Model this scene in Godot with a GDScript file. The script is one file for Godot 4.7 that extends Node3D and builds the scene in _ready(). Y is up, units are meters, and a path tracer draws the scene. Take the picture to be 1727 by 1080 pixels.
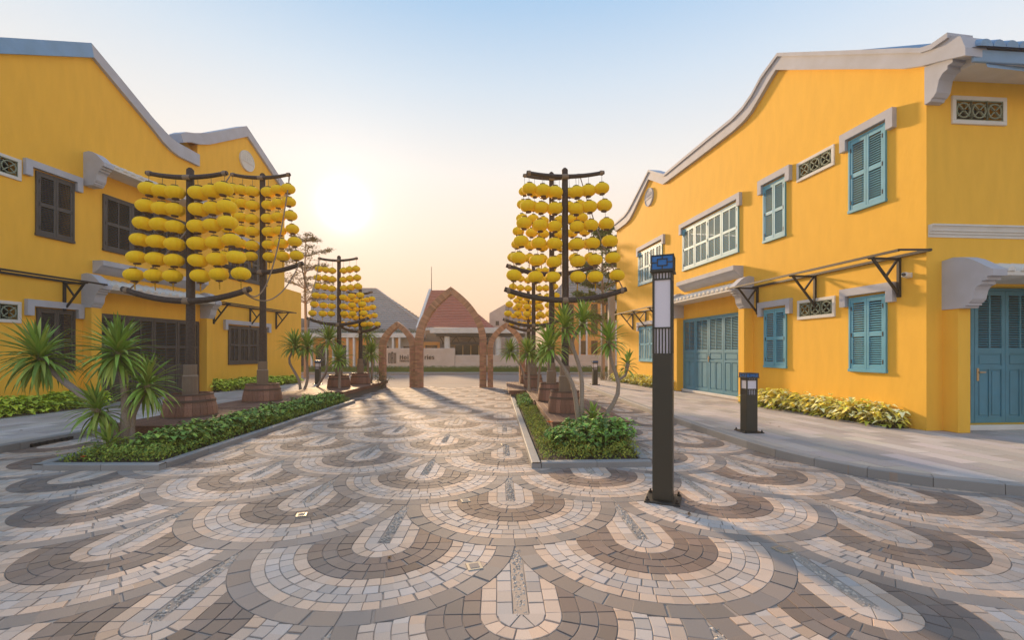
extends Node3D
# A plaza between two yellow shophouses at a hazy sunset. Metres, y up, the camera stands at x=0 z=0 and looks along -z.

var M := {}
var cache := {}
var counts := {}
var rng := RandomNumberGenerator.new()
const PAVE_Y := 0.0
const WALK_Y := 0.12

class MB:
	var v := PackedVector3Array()
	var n := PackedVector3Array()
	var c := PackedColorArray()
	var col := Color.WHITE
	var xf := Transform3D.IDENTITY
	func tri(a: Vector3, b: Vector3, d: Vector3) -> void:
		a = xf * a; b = xf * b; d = xf * d
		var nn := (b - a).cross(d - a).normalized()
		v.append(a); v.append(d); v.append(b)
		for k in 3:
			n.append(nn); c.append(col)
	func stri(a: Vector3, b: Vector3, d: Vector3, na: Vector3, nb: Vector3, nd: Vector3) -> void:
		v.append(xf * a); v.append(xf * d); v.append(xf * b)
		n.append((xf.basis * na).normalized()); n.append((xf.basis * nd).normalized()); n.append((xf.basis * nb).normalized())
		for k in 3:
			c.append(col)
	func quad(a: Vector3, b: Vector3, d: Vector3, e: Vector3) -> void:
		tri(a, b, d); tri(a, d, e)
	func box(lo: Vector3, hi: Vector3) -> void:
		var a := lo; var b := hi
		quad(Vector3(a.x, a.y, b.z), Vector3(b.x, a.y, b.z), Vector3(b.x, b.y, b.z), Vector3(a.x, b.y, b.z))
		quad(Vector3(b.x, a.y, a.z), Vector3(a.x, a.y, a.z), Vector3(a.x, b.y, a.z), Vector3(b.x, b.y, a.z))
		quad(Vector3(b.x, a.y, b.z), Vector3(b.x, a.y, a.z), Vector3(b.x, b.y, a.z), Vector3(b.x, b.y, b.z))
		quad(Vector3(a.x, a.y, a.z), Vector3(a.x, a.y, b.z), Vector3(a.x, b.y, b.z), Vector3(a.x, b.y, a.z))
		quad(Vector3(a.x, b.y, b.z), Vector3(b.x, b.y, b.z), Vector3(b.x, b.y, a.z), Vector3(a.x, b.y, a.z))
		quad(Vector3(a.x, a.y, a.z), Vector3(b.x, a.y, a.z), Vector3(b.x, a.y, b.z), Vector3(a.x, a.y, b.z))
	func bbox(lo: Vector3, hi: Vector3, r: float) -> void:  # box with chamfered edges
		var m := (lo + hi) / 2.0; var h := (hi - lo) / 2.0
		r = minf(r, minf(h.x, minf(h.y, h.z)) * 0.9)
		for s in [-1.0, 1.0]:
			var k: float = s
			var q := [Vector3(k * h.x, -h.y + r, -h.z + r), Vector3(k * h.x, h.y - r, -h.z + r), Vector3(k * h.x, h.y - r, h.z - r), Vector3(k * h.x, -h.y + r, h.z - r)]
			face(m, q)
			q = [Vector3(-h.x + r, k * h.y, -h.z + r), Vector3(h.x - r, k * h.y, -h.z + r), Vector3(h.x - r, k * h.y, h.z - r), Vector3(-h.x + r, k * h.y, h.z - r)]
			face(m, q)
			q = [Vector3(-h.x + r, -h.y + r, k * h.z), Vector3(h.x - r, -h.y + r, k * h.z), Vector3(h.x - r, h.y - r, k * h.z), Vector3(-h.x + r, h.y - r, k * h.z)]
			face(m, q)
			for t in [-1.0, 1.0]:
				var j: float = t
				face(m, [Vector3(k * h.x, j * (h.y - r), -h.z + r), Vector3(k * (h.x - r), j * h.y, -h.z + r), Vector3(k * (h.x - r), j * h.y, h.z - r), Vector3(k * h.x, j * (h.y - r), h.z - r)])
				face(m, [Vector3(k * h.x, -h.y + r, j * (h.z - r)), Vector3(k * (h.x - r), -h.y + r, j * h.z), Vector3(k * (h.x - r), h.y - r, j * h.z), Vector3(k * h.x, h.y - r, j * (h.z - r))])
				face(m, [Vector3(-h.x + r, k * h.y, j * (h.z - r)), Vector3(-h.x + r, k * (h.y - r), j * h.z), Vector3(h.x - r, k * (h.y - r), j * h.z), Vector3(h.x - r, k * h.y, j * (h.z - r))])
				for u in [-1.0, 1.0]:
					var i: float = u
					face(m, [Vector3(k * h.x, j * (h.y - r), i * (h.z - r)), Vector3(k * (h.x - r), j * h.y, i * (h.z - r)), Vector3(k * (h.x - r), j * (h.y - r), i * h.z)])
	func face(m: Vector3, q: Array) -> void:  # a flat face turned away from the middle
		var p0: Vector3 = q[0]; var p1: Vector3 = q[1]; var p2: Vector3 = q[2]
		if (p1 - p0).cross(p2 - p0).dot(p0 + p2) < 0.0:
			q.reverse()
		p0 = q[0]
		for k in range(1, q.size() - 1):
			var a: Vector3 = q[k]; var b: Vector3 = q[k + 1]
			tri(m + p0, m + a, m + b)
	func prism(poly: PackedVector2Array, z0: float, z1: float) -> void:  # polygon in x y, drawn out along z
		if Geometry2D.is_polygon_clockwise(poly):
			poly = poly.duplicate(); poly.reverse()
		var t := Geometry2D.triangulate_polygon(poly)
		for k in range(0, t.size(), 3):
			var a := poly[t[k]]; var b := poly[t[k + 1]]; var d := poly[t[k + 2]]
			if (b - a).cross(d - a) < 0.0:
				var s := b; b = d; d = s
			tri(Vector3(a.x, a.y, z1), Vector3(b.x, b.y, z1), Vector3(d.x, d.y, z1))
			tri(Vector3(a.x, a.y, z0), Vector3(d.x, d.y, z0), Vector3(b.x, b.y, z0))
		for k in poly.size():
			var a := poly[k]; var b := poly[(k + 1) % poly.size()]
			quad(Vector3(a.x, a.y, z0), Vector3(b.x, b.y, z0), Vector3(b.x, b.y, z1), Vector3(a.x, a.y, z1))
	func tube(p: PackedVector3Array, r: PackedFloat32Array, seg: int, caps := true) -> void:
		var rings := []
		var side := Vector3.ZERO
		for k in p.size():
			var d := (p[mini(k + 1, p.size() - 1)] - p[maxi(k - 1, 0)]).normalized()
			if side == Vector3.ZERO:
				side = d.cross(Vector3.UP if absf(d.y) < 0.9 else Vector3.RIGHT).normalized()
			side = (side - d * side.dot(d)).normalized()
			var up := d.cross(side)
			var ring := PackedVector3Array()
			for j in seg:
				var a := TAU * j / seg
				ring.append(side * cos(a) + up * sin(a))
			rings.append(ring)
		for k in p.size() - 1:
			var ra: PackedVector3Array = rings[k]; var rb: PackedVector3Array = rings[k + 1]
			var r0 := r[mini(k, r.size() - 1)]; var r1 := r[mini(k + 1, r.size() - 1)]
			for j in seg:
				var i := (j + 1) % seg
				var a := p[k] + ra[j] * r0; var b := p[k] + ra[i] * r0
				var d := p[k + 1] + rb[i] * r1; var e := p[k + 1] + rb[j] * r1
				stri(a, b, d, ra[j], ra[i], rb[i]); stri(a, d, e, ra[j], rb[i], rb[j])
		if caps:
			var ra: PackedVector3Array = rings[0]; var rb: PackedVector3Array = rings[-1]
			var m := p.size() - 1; var rz := r[mini(m, r.size() - 1)]
			for j in seg:
				var i := (j + 1) % seg
				tri(p[0], p[0] + ra[i] * r[0], p[0] + ra[j] * r[0])
				tri(p[m], p[m] + rb[j] * rz, p[m] + rb[i] * rz)
	func bar(a: Vector3, b: Vector3, w: float, h: float) -> void:  # square section bar
		var d := (b - a).normalized()
		var s := d.cross(Vector3.UP if absf(d.y) < 0.95 else Vector3.RIGHT).normalized() * w / 2.0
		var u := s.normalized().cross(d) * h / 2.0
		var q := [a - s - u, a + s - u, a + s + u, a - s + u, b - s - u, b + s - u, b + s + u, b - s + u]
		quad(q[3], q[2], q[1], q[0]); quad(q[4], q[5], q[6], q[7])
		for k in 4:
			var j := (k + 1) % 4
			quad(q[k], q[j], q[j + 4], q[k + 4])
	func lathe(prof: PackedVector2Array, seg: int, ribs := 0, depth := 0.0) -> void:
		for k in prof.size() - 1:
			var a := prof[k]; var b := prof[k + 1]
			var nn := Vector2(b.y - a.y, a.x - b.x).normalized()
			for j in seg:
				var t0 := TAU * j / seg; var t1 := TAU * (j + 1) / seg
				var w0 := 1.0; var w1 := 1.0
				if ribs:
					w0 = 1.0 - depth * absf(cos(t0 * ribs / 2.0)) ** 6.0
					w1 = 1.0 - depth * absf(cos(t1 * ribs / 2.0)) ** 6.0
				var e0 := Vector3(cos(t0), 0, -sin(t0)); var e1 := Vector3(cos(t1), 0, -sin(t1))
				var p := e0 * a.x * w0 + Vector3.UP * a.y; var q := e1 * a.x * w1 + Vector3.UP * a.y
				var r := e1 * b.x * w1 + Vector3.UP * b.y; var s := e0 * b.x * w0 + Vector3.UP * b.y
				var n0 := e0 * nn.x + Vector3.UP * nn.y; var n1 := e1 * nn.x + Vector3.UP * nn.y
				if ribs:
					tri(p, q, r); tri(p, r, s)
				else:
					stri(p, q, r, n0, n1, n1); stri(p, r, s, n0, n1, n0)
	func mesh() -> ArrayMesh:
		var m := ArrayMesh.new()
		if v.is_empty():
			return m
		var a := []; a.resize(Mesh.ARRAY_MAX)
		a[Mesh.ARRAY_VERTEX] = v; a[Mesh.ARRAY_NORMAL] = n; a[Mesh.ARRAY_COLOR] = c
		m.add_surface_from_arrays(Mesh.PRIMITIVE_TRIANGLES, a)
		return m

# ---------------------------------------------------------------- naming and parenting
func numbered(called: String) -> String:
	var k: int = counts.get(called, 0)
	counts[called] = k + 1
	return called if k == 0 else "%s_%03d" % [called, k]

func tag(o: Node, label := "", category := "", group := "", kind := "") -> void:
	if label: o.set_meta("label", label)
	if category: o.set_meta("category", category)
	if group: o.set_meta("group", group)
	if kind: o.set_meta("kind", kind)

func thing(called: String, label: String, category: String, xf := Transform3D.IDENTITY, group := "") -> Node3D:
	var o := Node3D.new()
	o.name = numbered(called); add_child(o); o.transform = xf
	tag(o, label, category, group)
	return o

func part(parent: Node, called: String, mesh: Mesh, mat: Material, xf := Transform3D.IDENTITY, kind := "") -> MeshInstance3D:
	var o := MeshInstance3D.new()
	o.name = called; o.mesh = mesh; o.material_override = mat
	parent.add_child(o, true); o.transform = xf
	if kind: o.set_meta("kind", kind)
	return o

func structure(called: String, mesh: Mesh, mat: Material, label := "") -> MeshInstance3D:
	var o := part(self, numbered(called), mesh, mat)
	tag(o, label, "", "", "structure")
	return o

func solo(called: String, mesh: Mesh, mat: Material, label: String, category: String, xf := Transform3D.IDENTITY, group := "") -> MeshInstance3D:
	var o := part(self, numbered(called), mesh, mat, xf)
	tag(o, label, category, group)
	return o

func copy_of(o: Node3D, label: String, xf: Transform3D) -> Node3D:
	var base := String(o.name)
	var d: Node3D = o.duplicate()
	d.name = numbered(base); add_child(d); d.transform = xf
	d.set_meta("label", label)
	return d

func at(x: float, y: float, depth: float, turn := 0.0, scale := 1.0) -> Transform3D:
	return Transform3D(Basis(Vector3.UP, turn).scaled(Vector3.ONE * scale), Vector3(x, y, -depth))

func ordinal(k: int) -> String:
	return ["first", "second", "third", "fourth", "fifth", "sixth", "seventh", "eighth", "ninth", "tenth", "eleventh", "twelfth", "thirteenth", "fourteenth", "fifteenth", "sixteenth", "seventeenth", "eighteenth", "nineteenth", "twentieth", "twenty-first", "twenty-second", "twenty-third", "twenty-fourth", "twenty-fifth", "twenty-sixth", "twenty-seventh", "twenty-eighth", "twenty-ninth", "thirtieth"][k]

# ---------------------------------------------------------------- materials
func lin(r: float, g: float, b: float) -> Color:
	return Color(r, g, b).linear_to_srgb()

func noise_tex(freq: float, lo: Color, hi: Color, size := 512, kind := FastNoiseLite.TYPE_SIMPLEX_SMOOTH, octaves := 4, seed_ := 1) -> NoiseTexture2D:
	var f := FastNoiseLite.new()
	f.noise_type = kind; f.frequency = freq; f.seed = seed_; f.fractal_octaves = octaves
	var t := NoiseTexture2D.new()
	t.width = size; t.height = size; t.seamless = true; t.noise = f
	var g := Gradient.new()
	g.set_color(0, lo); g.set_color(1, hi)
	t.color_ramp = g
	return t

func bump_tex(freq: float, strength: float, size := 512, octaves := 4, seed_ := 3) -> NoiseTexture2D:
	var f := FastNoiseLite.new()
	f.noise_type = FastNoiseLite.TYPE_SIMPLEX_SMOOTH; f.frequency = freq; f.seed = seed_; f.fractal_octaves = octaves
	var t := NoiseTexture2D.new()
	t.width = size; t.height = size; t.seamless = true; t.noise = f; t.as_normal_map = true; t.bump_strength = strength
	return t

func mat(called: String, color: Color, rough := 0.8, tex: Texture2D = null, bump: Texture2D = null, tile := 1.0, world := true, metal := 0.0) -> StandardMaterial3D:
	var m := StandardMaterial3D.new()
	m.resource_name = called
	m.albedo_color = color; m.roughness = rough; m.metallic = metal
	m.vertex_color_use_as_albedo = true
	if tex or bump:
		m.uv1_triplanar = true; m.uv1_world_triplanar = world
		m.uv1_scale = Vector3.ONE * tile
	if tex: m.albedo_texture = tex
	if bump:
		m.normal_enabled = true; m.normal_texture = bump; m.normal_scale = 0.12 if called in ["yellow_wall", "orange_wall", "grey_trim", "white_trim", "concrete", "sign_wall"] else 0.5
	M[called] = m
	return m

func make_materials() -> void:
	var mottle := noise_tex(0.006, Color(0.93, 0.92, 0.90), Color(1, 1, 1), 512, FastNoiseLite.TYPE_SIMPLEX_SMOOTH, 5, 11)
	var streak := noise_tex(0.012, Color(0.955, 0.95, 0.94), Color(1, 1, 1), 512, FastNoiseLite.TYPE_SIMPLEX_SMOOTH, 5, 13)
	var grain := bump_tex(0.06, 2.0, 512, 4, 5)
	var speck := noise_tex(0.16, Color(0.76, 0.75, 0.74), Color(1, 1, 1), 512, FastNoiseLite.TYPE_SIMPLEX, 3, 21)
	var cloth := bump_tex(0.12, 3.0, 256, 2, 8)
	var planks := noise_tex(0.03, Color(0.7, 0.66, 0.62), Color(1, 1, 1), 512, FastNoiseLite.TYPE_SIMPLEX, 5, 31)
	mat("yellow_wall", lin(0.94, 0.53, 0.055), 0.85, streak, grain, 0.35).uv1_scale = Vector3(0.55, 0.12, 0.55)
	mat("sky_tinted_trim", lin(0.23, 0.42, 0.68), 0.7, mottle, grain, 0.5)  # bluish grey trim with the tint of the sky painted into its colour
	mat("grey_trim", lin(0.49, 0.51, 0.58), 0.75, mottle, grain, 0.5)
	mat("white_trim", lin(0.74, 0.73, 0.70), 0.7, mottle, grain, 0.5)
	mat("blue_paint", lin(0.11, 0.40, 0.56), 0.5, mottle, null, 0.6)
	mat("blue_door", lin(0.07, 0.27, 0.39), 0.5, mottle, null, 0.6)
	mat("brown_paint", lin(0.075, 0.066, 0.062), 0.5, mottle, null, 0.6)
	mat("inside_plaster", lin(0.35, 0.33, 0.30), 0.9)
	mat("iron", lin(0.022, 0.019, 0.018), 0.55)
	mat("grille", lin(0.26, 0.31, 0.23), 0.7, mottle, null, 1.0)
	mat("brass", lin(0.55, 0.40, 0.22), 0.35, null, null, 1.0, true, 0.8)
	mat("roof_grey", lin(0.21, 0.36, 0.55), 0.65, mottle, grain, 0.6)
	mat("sett", Color.WHITE, 0.80, speck, bump_tex(0.2, 1.5, 512, 3, 4), 2.2)
	mat("joint", lin(0.42, 0.355, 0.31), 0.95, speck, null, 1.4)
	mat("pebble", Color.WHITE, 0.7)
	mat("walk_stone", Color.WHITE, 0.9, speck, grain, 0.8)
	mat("kerb_stone", lin(0.38, 0.38, 0.38), 0.75, speck, grain, 1.5)
	mat("asphalt", lin(0.33, 0.265, 0.235), 0.9, speck, grain, 0.7)
	mat("soil", lin(0.06, 0.042, 0.03), 1.0, speck, grain, 2.0)
	mat("ground", lin(0.34, 0.31, 0.26), 1.0, mottle, grain, 0.1)
	mat("deck", lin(0.28, 0.155, 0.11), 0.75, planks, null, 1.6)
	mat("deck_base", lin(0.21, 0.20, 0.19), 0.85, speck, grain, 1.2)
	mat("mast_wood", lin(0.085, 0.062, 0.052), 0.7, planks, grain, 1.0, false)
	mat("rope", lin(0.38, 0.28, 0.20), 0.95, noise_tex(0.08, Color(0.7, 0.7, 0.7), Color(1, 1, 1), 256), cloth, 4.0, false)
	mat("stave", Color.WHITE, 0.65, planks, grain, 2.4, false)
	mat("hoop", lin(0.10, 0.06, 0.045), 0.6)
	var lm := mat("lantern_silk", lin(0.98, 0.62, 0.004), 0.8, null, cloth, 6.0, false)
	lm.backlight = lin(1.0, 0.66, 0.01)
	mat("lantern_cap", lin(0.10, 0.05, 0.012), 0.5)
	mat("tassel", lin(0.55, 0.30, 0.02), 0.9)
	mat("cord", lin(0.16, 0.12, 0.09), 0.9)
	mat("brick", Color.WHITE, 0.85, speck, grain, 1.5)
	mat("mortar", lin(0.40, 0.30, 0.23), 0.95, speck, grain, 1.5)
	for g in [["leaf", Color.WHITE, 0.78], ["leaf_small", Color.WHITE, 0.85], ["strap_leaf", Color.WHITE, 0.65]]:
		var m := mat(g[0], g[1], g[2])
		m.backlight = Color(0.9, 0.95, 0.5); m.cull_mode = BaseMaterial3D.CULL_DISABLED
	mat("bark", lin(0.46, 0.39, 0.345), 0.9, planks, grain, 3.0, false)
	mat("lamp_metal", lin(0.035, 0.036, 0.028), 0.42)
	mat("lamp_blue", lin(0.008, 0.17, 0.52), 0.4)
	mat("lamp_glass", lin(0.74, 0.71, 0.78), 0.35)
	mat("plate", lin(0.52, 0.47, 0.38), 0.4, speck, null, 4.0, false, 0.6)
	mat("red_tile", lin(0.52, 0.20, 0.15), 0.75, mottle, grain, 0.6)
	mat("slate", lin(0.38, 0.365, 0.365), 0.8, mottle, grain, 0.4)
	mat("concrete", lin(0.38, 0.35, 0.32), 0.85, mottle, grain, 0.3)
	mat("orange_wall", lin(0.90, 0.42, 0.10), 0.85, mottle, grain, 0.3)
	mat("dark_glass", lin(0.02, 0.022, 0.025), 0.08)
	mat("sign_wall", lin(0.66, 0.55, 0.47), 0.8, mottle, grain, 0.3)
	mat("sign_ink", lin(0.05, 0.035, 0.03), 0.6)
	mat("bollard_shade", lin(0.022, 0.022, 0.02), 0.5)

# ---------------------------------------------------------------- sky
func make_sky(to_sun: Vector3) -> Sky:
	var w := 768; var h := 384
	var img := Image.create(w, h, false, Image.FORMAT_RGBF)
	# radiance at exposure 2.2: peach at the horizon, white haze above, pale blue overhead
	var stops := [[-90.0, Vector3(0.30, 0.26, 0.22)], [-2.0, Vector3(0.75, 0.50, 0.32)], [0.0, Vector3(0.87, 0.575, 0.37)], [10.4, Vector3(0.88, 0.655, 0.485)], [16.0, Vector3(0.84, 0.70, 0.585)], [22.0, Vector3(0.775, 0.725, 0.675)], [31.3, Vector3(0.545, 0.622, 0.70)], [39.0, Vector3(0.335, 0.495, 0.675)], [50.0, Vector3(0.315, 0.485, 0.69)], [90.0, Vector3(0.31, 0.48, 0.69)]]
	for j in h:
		var el := 90.0 - 180.0 * (j + 0.5) / h
		var base := Vector3.ZERO
		for k in stops.size() - 1:
			var e0: float = stops[k][0]; var e1: float = stops[k + 1][0]
			if el >= e0 and el <= e1:
				var ca: Vector3 = stops[k][1]; var cb: Vector3 = stops[k + 1][1]
				base = ca.lerp(cb, (el - e0) / (e1 - e0))
		var er := deg_to_rad(el)
		for i in w:
			var az := TAU * (i + 0.5) / w
			var d := Vector3(sin(az) * cos(er), sin(er), -cos(az) * cos(er))
			var g := rad_to_deg(acos(clampf(d.dot(to_sun), -1.0, 1.0)))
			var away := 1.0 - exp(-g * g / 6500.0)
			var c := base.lerp(base * Vector3(0.86, 0.97, 1.10), away)
			c = (c + Vector3(0.24, 0.22, 0.20) * exp(-g / 6.0) + Vector3(0.9, 0.9, 0.85) * exp(-g * g / 4.0)) / 2.22
			img.set_pixel(i, j, Color(c.x, c.y, c.z))
	var m := PanoramaSkyMaterial.new()
	m.panorama = ImageTexture.create_from_image(img)
	var s := Sky.new()
	s.sky_material = m
	return s

func _ready() -> void:
	rng.seed = 77
	var cam := Camera3D.new()
	cam.name = "camera"
	add_child(cam)
	cam.position = Vector3(0, 1.6, 0)
	cam.set_frustum(0.05 * 1080.0 / 730.0, Vector2(0.0, 0.05 * 54.5 / 730.0), 0.05, 900.0)
	cam.current = true
	var to_sun := Vector3(-0.388, 0.335, -1.0).normalized()
	var env := Environment.new()
	env.background_mode = Environment.BG_SKY
	env.sky = make_sky(to_sun)
	env.tonemap_mode = Environment.TONE_MAPPER_LINEAR
	env.tonemap_exposure = 2.9
	env.sdfgi_enabled = true; env.ssao_enabled = true; env.ssil_enabled = true
	env.fog_enabled = true; env.fog_density = 0.003; env.fog_light_color = Color(1.0, 0.90, 0.78)
	var we := WorldEnvironment.new()
	we.name = "world_environment"; we.environment = env
	add_child(we)
	var sun := DirectionalLight3D.new()
	sun.name = "sun"
	add_child(sun)
	sun.look_at_from_position(Vector3.ZERO, -to_sun, Vector3.UP)
	sun.light_color = Color(1.0, 0.85, 0.66); sun.light_energy = 0.8; sun.light_angular_distance = 4.0
	sun.shadow_enabled = true
	make_materials()
	ground_and_paving()
	walks()
	buildings()
	gateway()
	far_side()
	planters()
	masts()
	plants()
	lamps()
	small_things()

# ---------------------------------------------------------------- ground and paving
const PAVE_R := 1.10
const PAVE_D := 1.01
const SETT_COLORS := {"cream": Vector3(0.74, 0.57, 0.455), "pale": Vector3(0.67, 0.58, 0.525), "dark": Vector3(0.275, 0.222, 0.195), "border": Vector3(0.375, 0.32, 0.288), "strip": Vector3(0.50, 0.42, 0.36)}

func disc(cx: float, cy: float, r: float, k := 72) -> PackedVector2Array:
	var p := PackedVector2Array()
	for i in k:
		p.append(Vector2(cx + r * cos(TAU * i / k), cy + r * sin(TAU * i / k)))
	return p

func wedge(r0: float, r1: float, a0: float, a1: float) -> PackedVector2Array:
	var p := PackedVector2Array()
	var k := maxi(1, int(ceil((a1 - a0) * r1 / 0.09)))
	for i in k + 1:
		var a := lerpf(a0, a1, float(i) / k)
		p.append(Vector2(cos(a), sin(a)) * r1)
	if r0 <= 0.001:
		p.append(Vector2.ZERO)
	else:
		for i in k + 1:
			var a := lerpf(a1, a0, float(i) / k)
			p.append(Vector2(cos(a), sin(a)) * r0)
	return p

func scallop_setts() -> Array:
	var out := []
	var raw := []
	var r := RandomNumberGenerator.new(); r.seed = 5
	var rings := [[0.955, 1.10, "border", 0.19], [0.862, 0.955, "cream", 0.108], [0.768, 0.862, "pale", 0.103], [0.672, 0.768, "pale", 0.10], [0.576, 0.672, "cream", 0.096], [0.468, 0.576, "dark", 0.14], [0.36, 0.468, "dark", 0.125], [0.25, 0.36, "dark", 0.11], [0.15, 0.25, "cream", 0.095]]
	for g in rings:
		var r0: float = g[0]; var r1: float = g[1]; var ln: float = g[3]
		var a0 := PI; var a1 := TAU
		if r0 > 0.57:
			a0 = PI * 0.9; a1 = PI * 2.1
		var k := int(round((a1 - a0) * (r0 + r1) / 2.0 / ln))
		for i in k:
			var j0 := 0.0 if i == 0 else r.randf_range(-0.2, 0.2)
			raw.append([wedge(r0, r1, a0 + (a1 - a0) * (i + j0 * 0.5) / k, a0 + (a1 - a0) * (i + 1 + j0 * 0.3) / k), g[2]])
	for s in [-1.0, 1.0]:
		for g in [[0.468, 0.576, "dark", 0.2], [0.36, 0.468, "dark", 0.17], [0.25, 0.36, "dark", 0.15], [0.15, 0.25, "cream", 0.14], [0.05, 0.15, "pale", 0.135]]:
			var y := 0.0 if g[0] > 0.06 else -0.02
			var step: float = g[3]
			while y < 1.0:
				var y1 := y + step * r.randf_range(0.9, 1.1)
				var x0: float = g[0] * s; var x1: float = g[1] * s
				raw.append([PackedVector2Array([Vector2(minf(x0, x1), y), Vector2(maxf(x0, x1), y), Vector2(maxf(x0, x1), y1), Vector2(minf(x0, x1), y1)]), g[2]])
				y = y1
	for i in 3:
		raw.append([wedge(0.0, 0.15, PI + PI * i / 3.0, PI + PI * (i + 1) / 3.0), "pale"])
	raw.append([PackedVector2Array([Vector2(-0.048, -0.02), Vector2(0.048, -0.02), Vector2(0.048, 0.9), Vector2(-0.048, 0.9)]), "strip"])
	var cuts := [disc(PAVE_R, PAVE_D, PAVE_R), disc(-PAVE_R, PAVE_D, PAVE_R), disc(0, PAVE_D * 2, PAVE_R), disc(2 * PAVE_R, 0, PAVE_R), disc(-2 * PAVE_R, 0, PAVE_R)]
	for e in raw:
		var ps: Array = [e[0]]
		for k in 3:
			var nx := []
			for p in ps:
				for q in Geometry2D.clip_polygons(p, cuts[k]):
					if not Geometry2D.is_polygon_clockwise(q):
						nx.append(q)
			ps = nx
		for p in ps:
			for q in Geometry2D.offset_polygon(p, -0.0027):
				var area := 0.0; var cen := Vector2.ZERO
				for k in q.size():
					area += q[k].cross(q[(k + 1) % q.size()]) / 2.0
					cen += q[k] / q.size()
				if area > 0.0009:
					var simple := PackedVector2Array()
					for k in q.size():
						var pa: Vector2 = q[(k + q.size() - 1) % q.size()]; var pb: Vector2 = q[k]; var pc: Vector2 = q[(k + 1) % q.size()]
						if pb.distance_to(pa) > 0.004 and absf((pb - pa).normalized().cross((pc - pb).normalized())) > 0.02:
							simple.append(pb)
					if simple.size() >= 3:
						out.append({"poly": simple, "kind": e[1], "cen": cen, "area": area})
	return out

func lay_sett(mb: MB, poly: PackedVector2Array, cen: Vector2, o: Vector3, ex: Vector3, ew: Vector3, top: float, tilt: Vector2, fine: int) -> void:
	var k := poly.size()
	var outer := PackedVector3Array(); var inner := PackedVector3Array()
	for i in k:
		var p := poly[i]
		var y := top + (p.x - cen.x) * tilt.x + (p.y - cen.y) * tilt.y
		outer.append(o + ex * p.x + ew * p.y + Vector3.UP * (y - (0.002 if fine else 0.0)))
		var q := cen + (p - cen) * (1.0 - 0.0035 / maxf(0.02, (p - cen).length()))
		inner.append(o + ex * q.x + ew * q.y + Vector3.UP * y)
	var t := Geometry2D.triangulate_polygon(poly)
	var face := inner if fine else outer
	for i in range(0, t.size(), 3):
		var a := face[t[i]]; var b := face[t[i + 1]]; var d := face[t[i + 2]]
		if (b - a).cross(d - a).y < 0.0:
			mb.tri(a, d, b)
		else:
			mb.tri(a, b, d)
	if fine:
		for i in k:
			var j := (i + 1) % k
			mb.quad(outer[i], outer[j], inner[j], inner[i])
			mb.quad(outer[i] - Vector3.UP * 0.008, outer[j] - Vector3.UP * 0.008, outer[j], outer[i])

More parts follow.
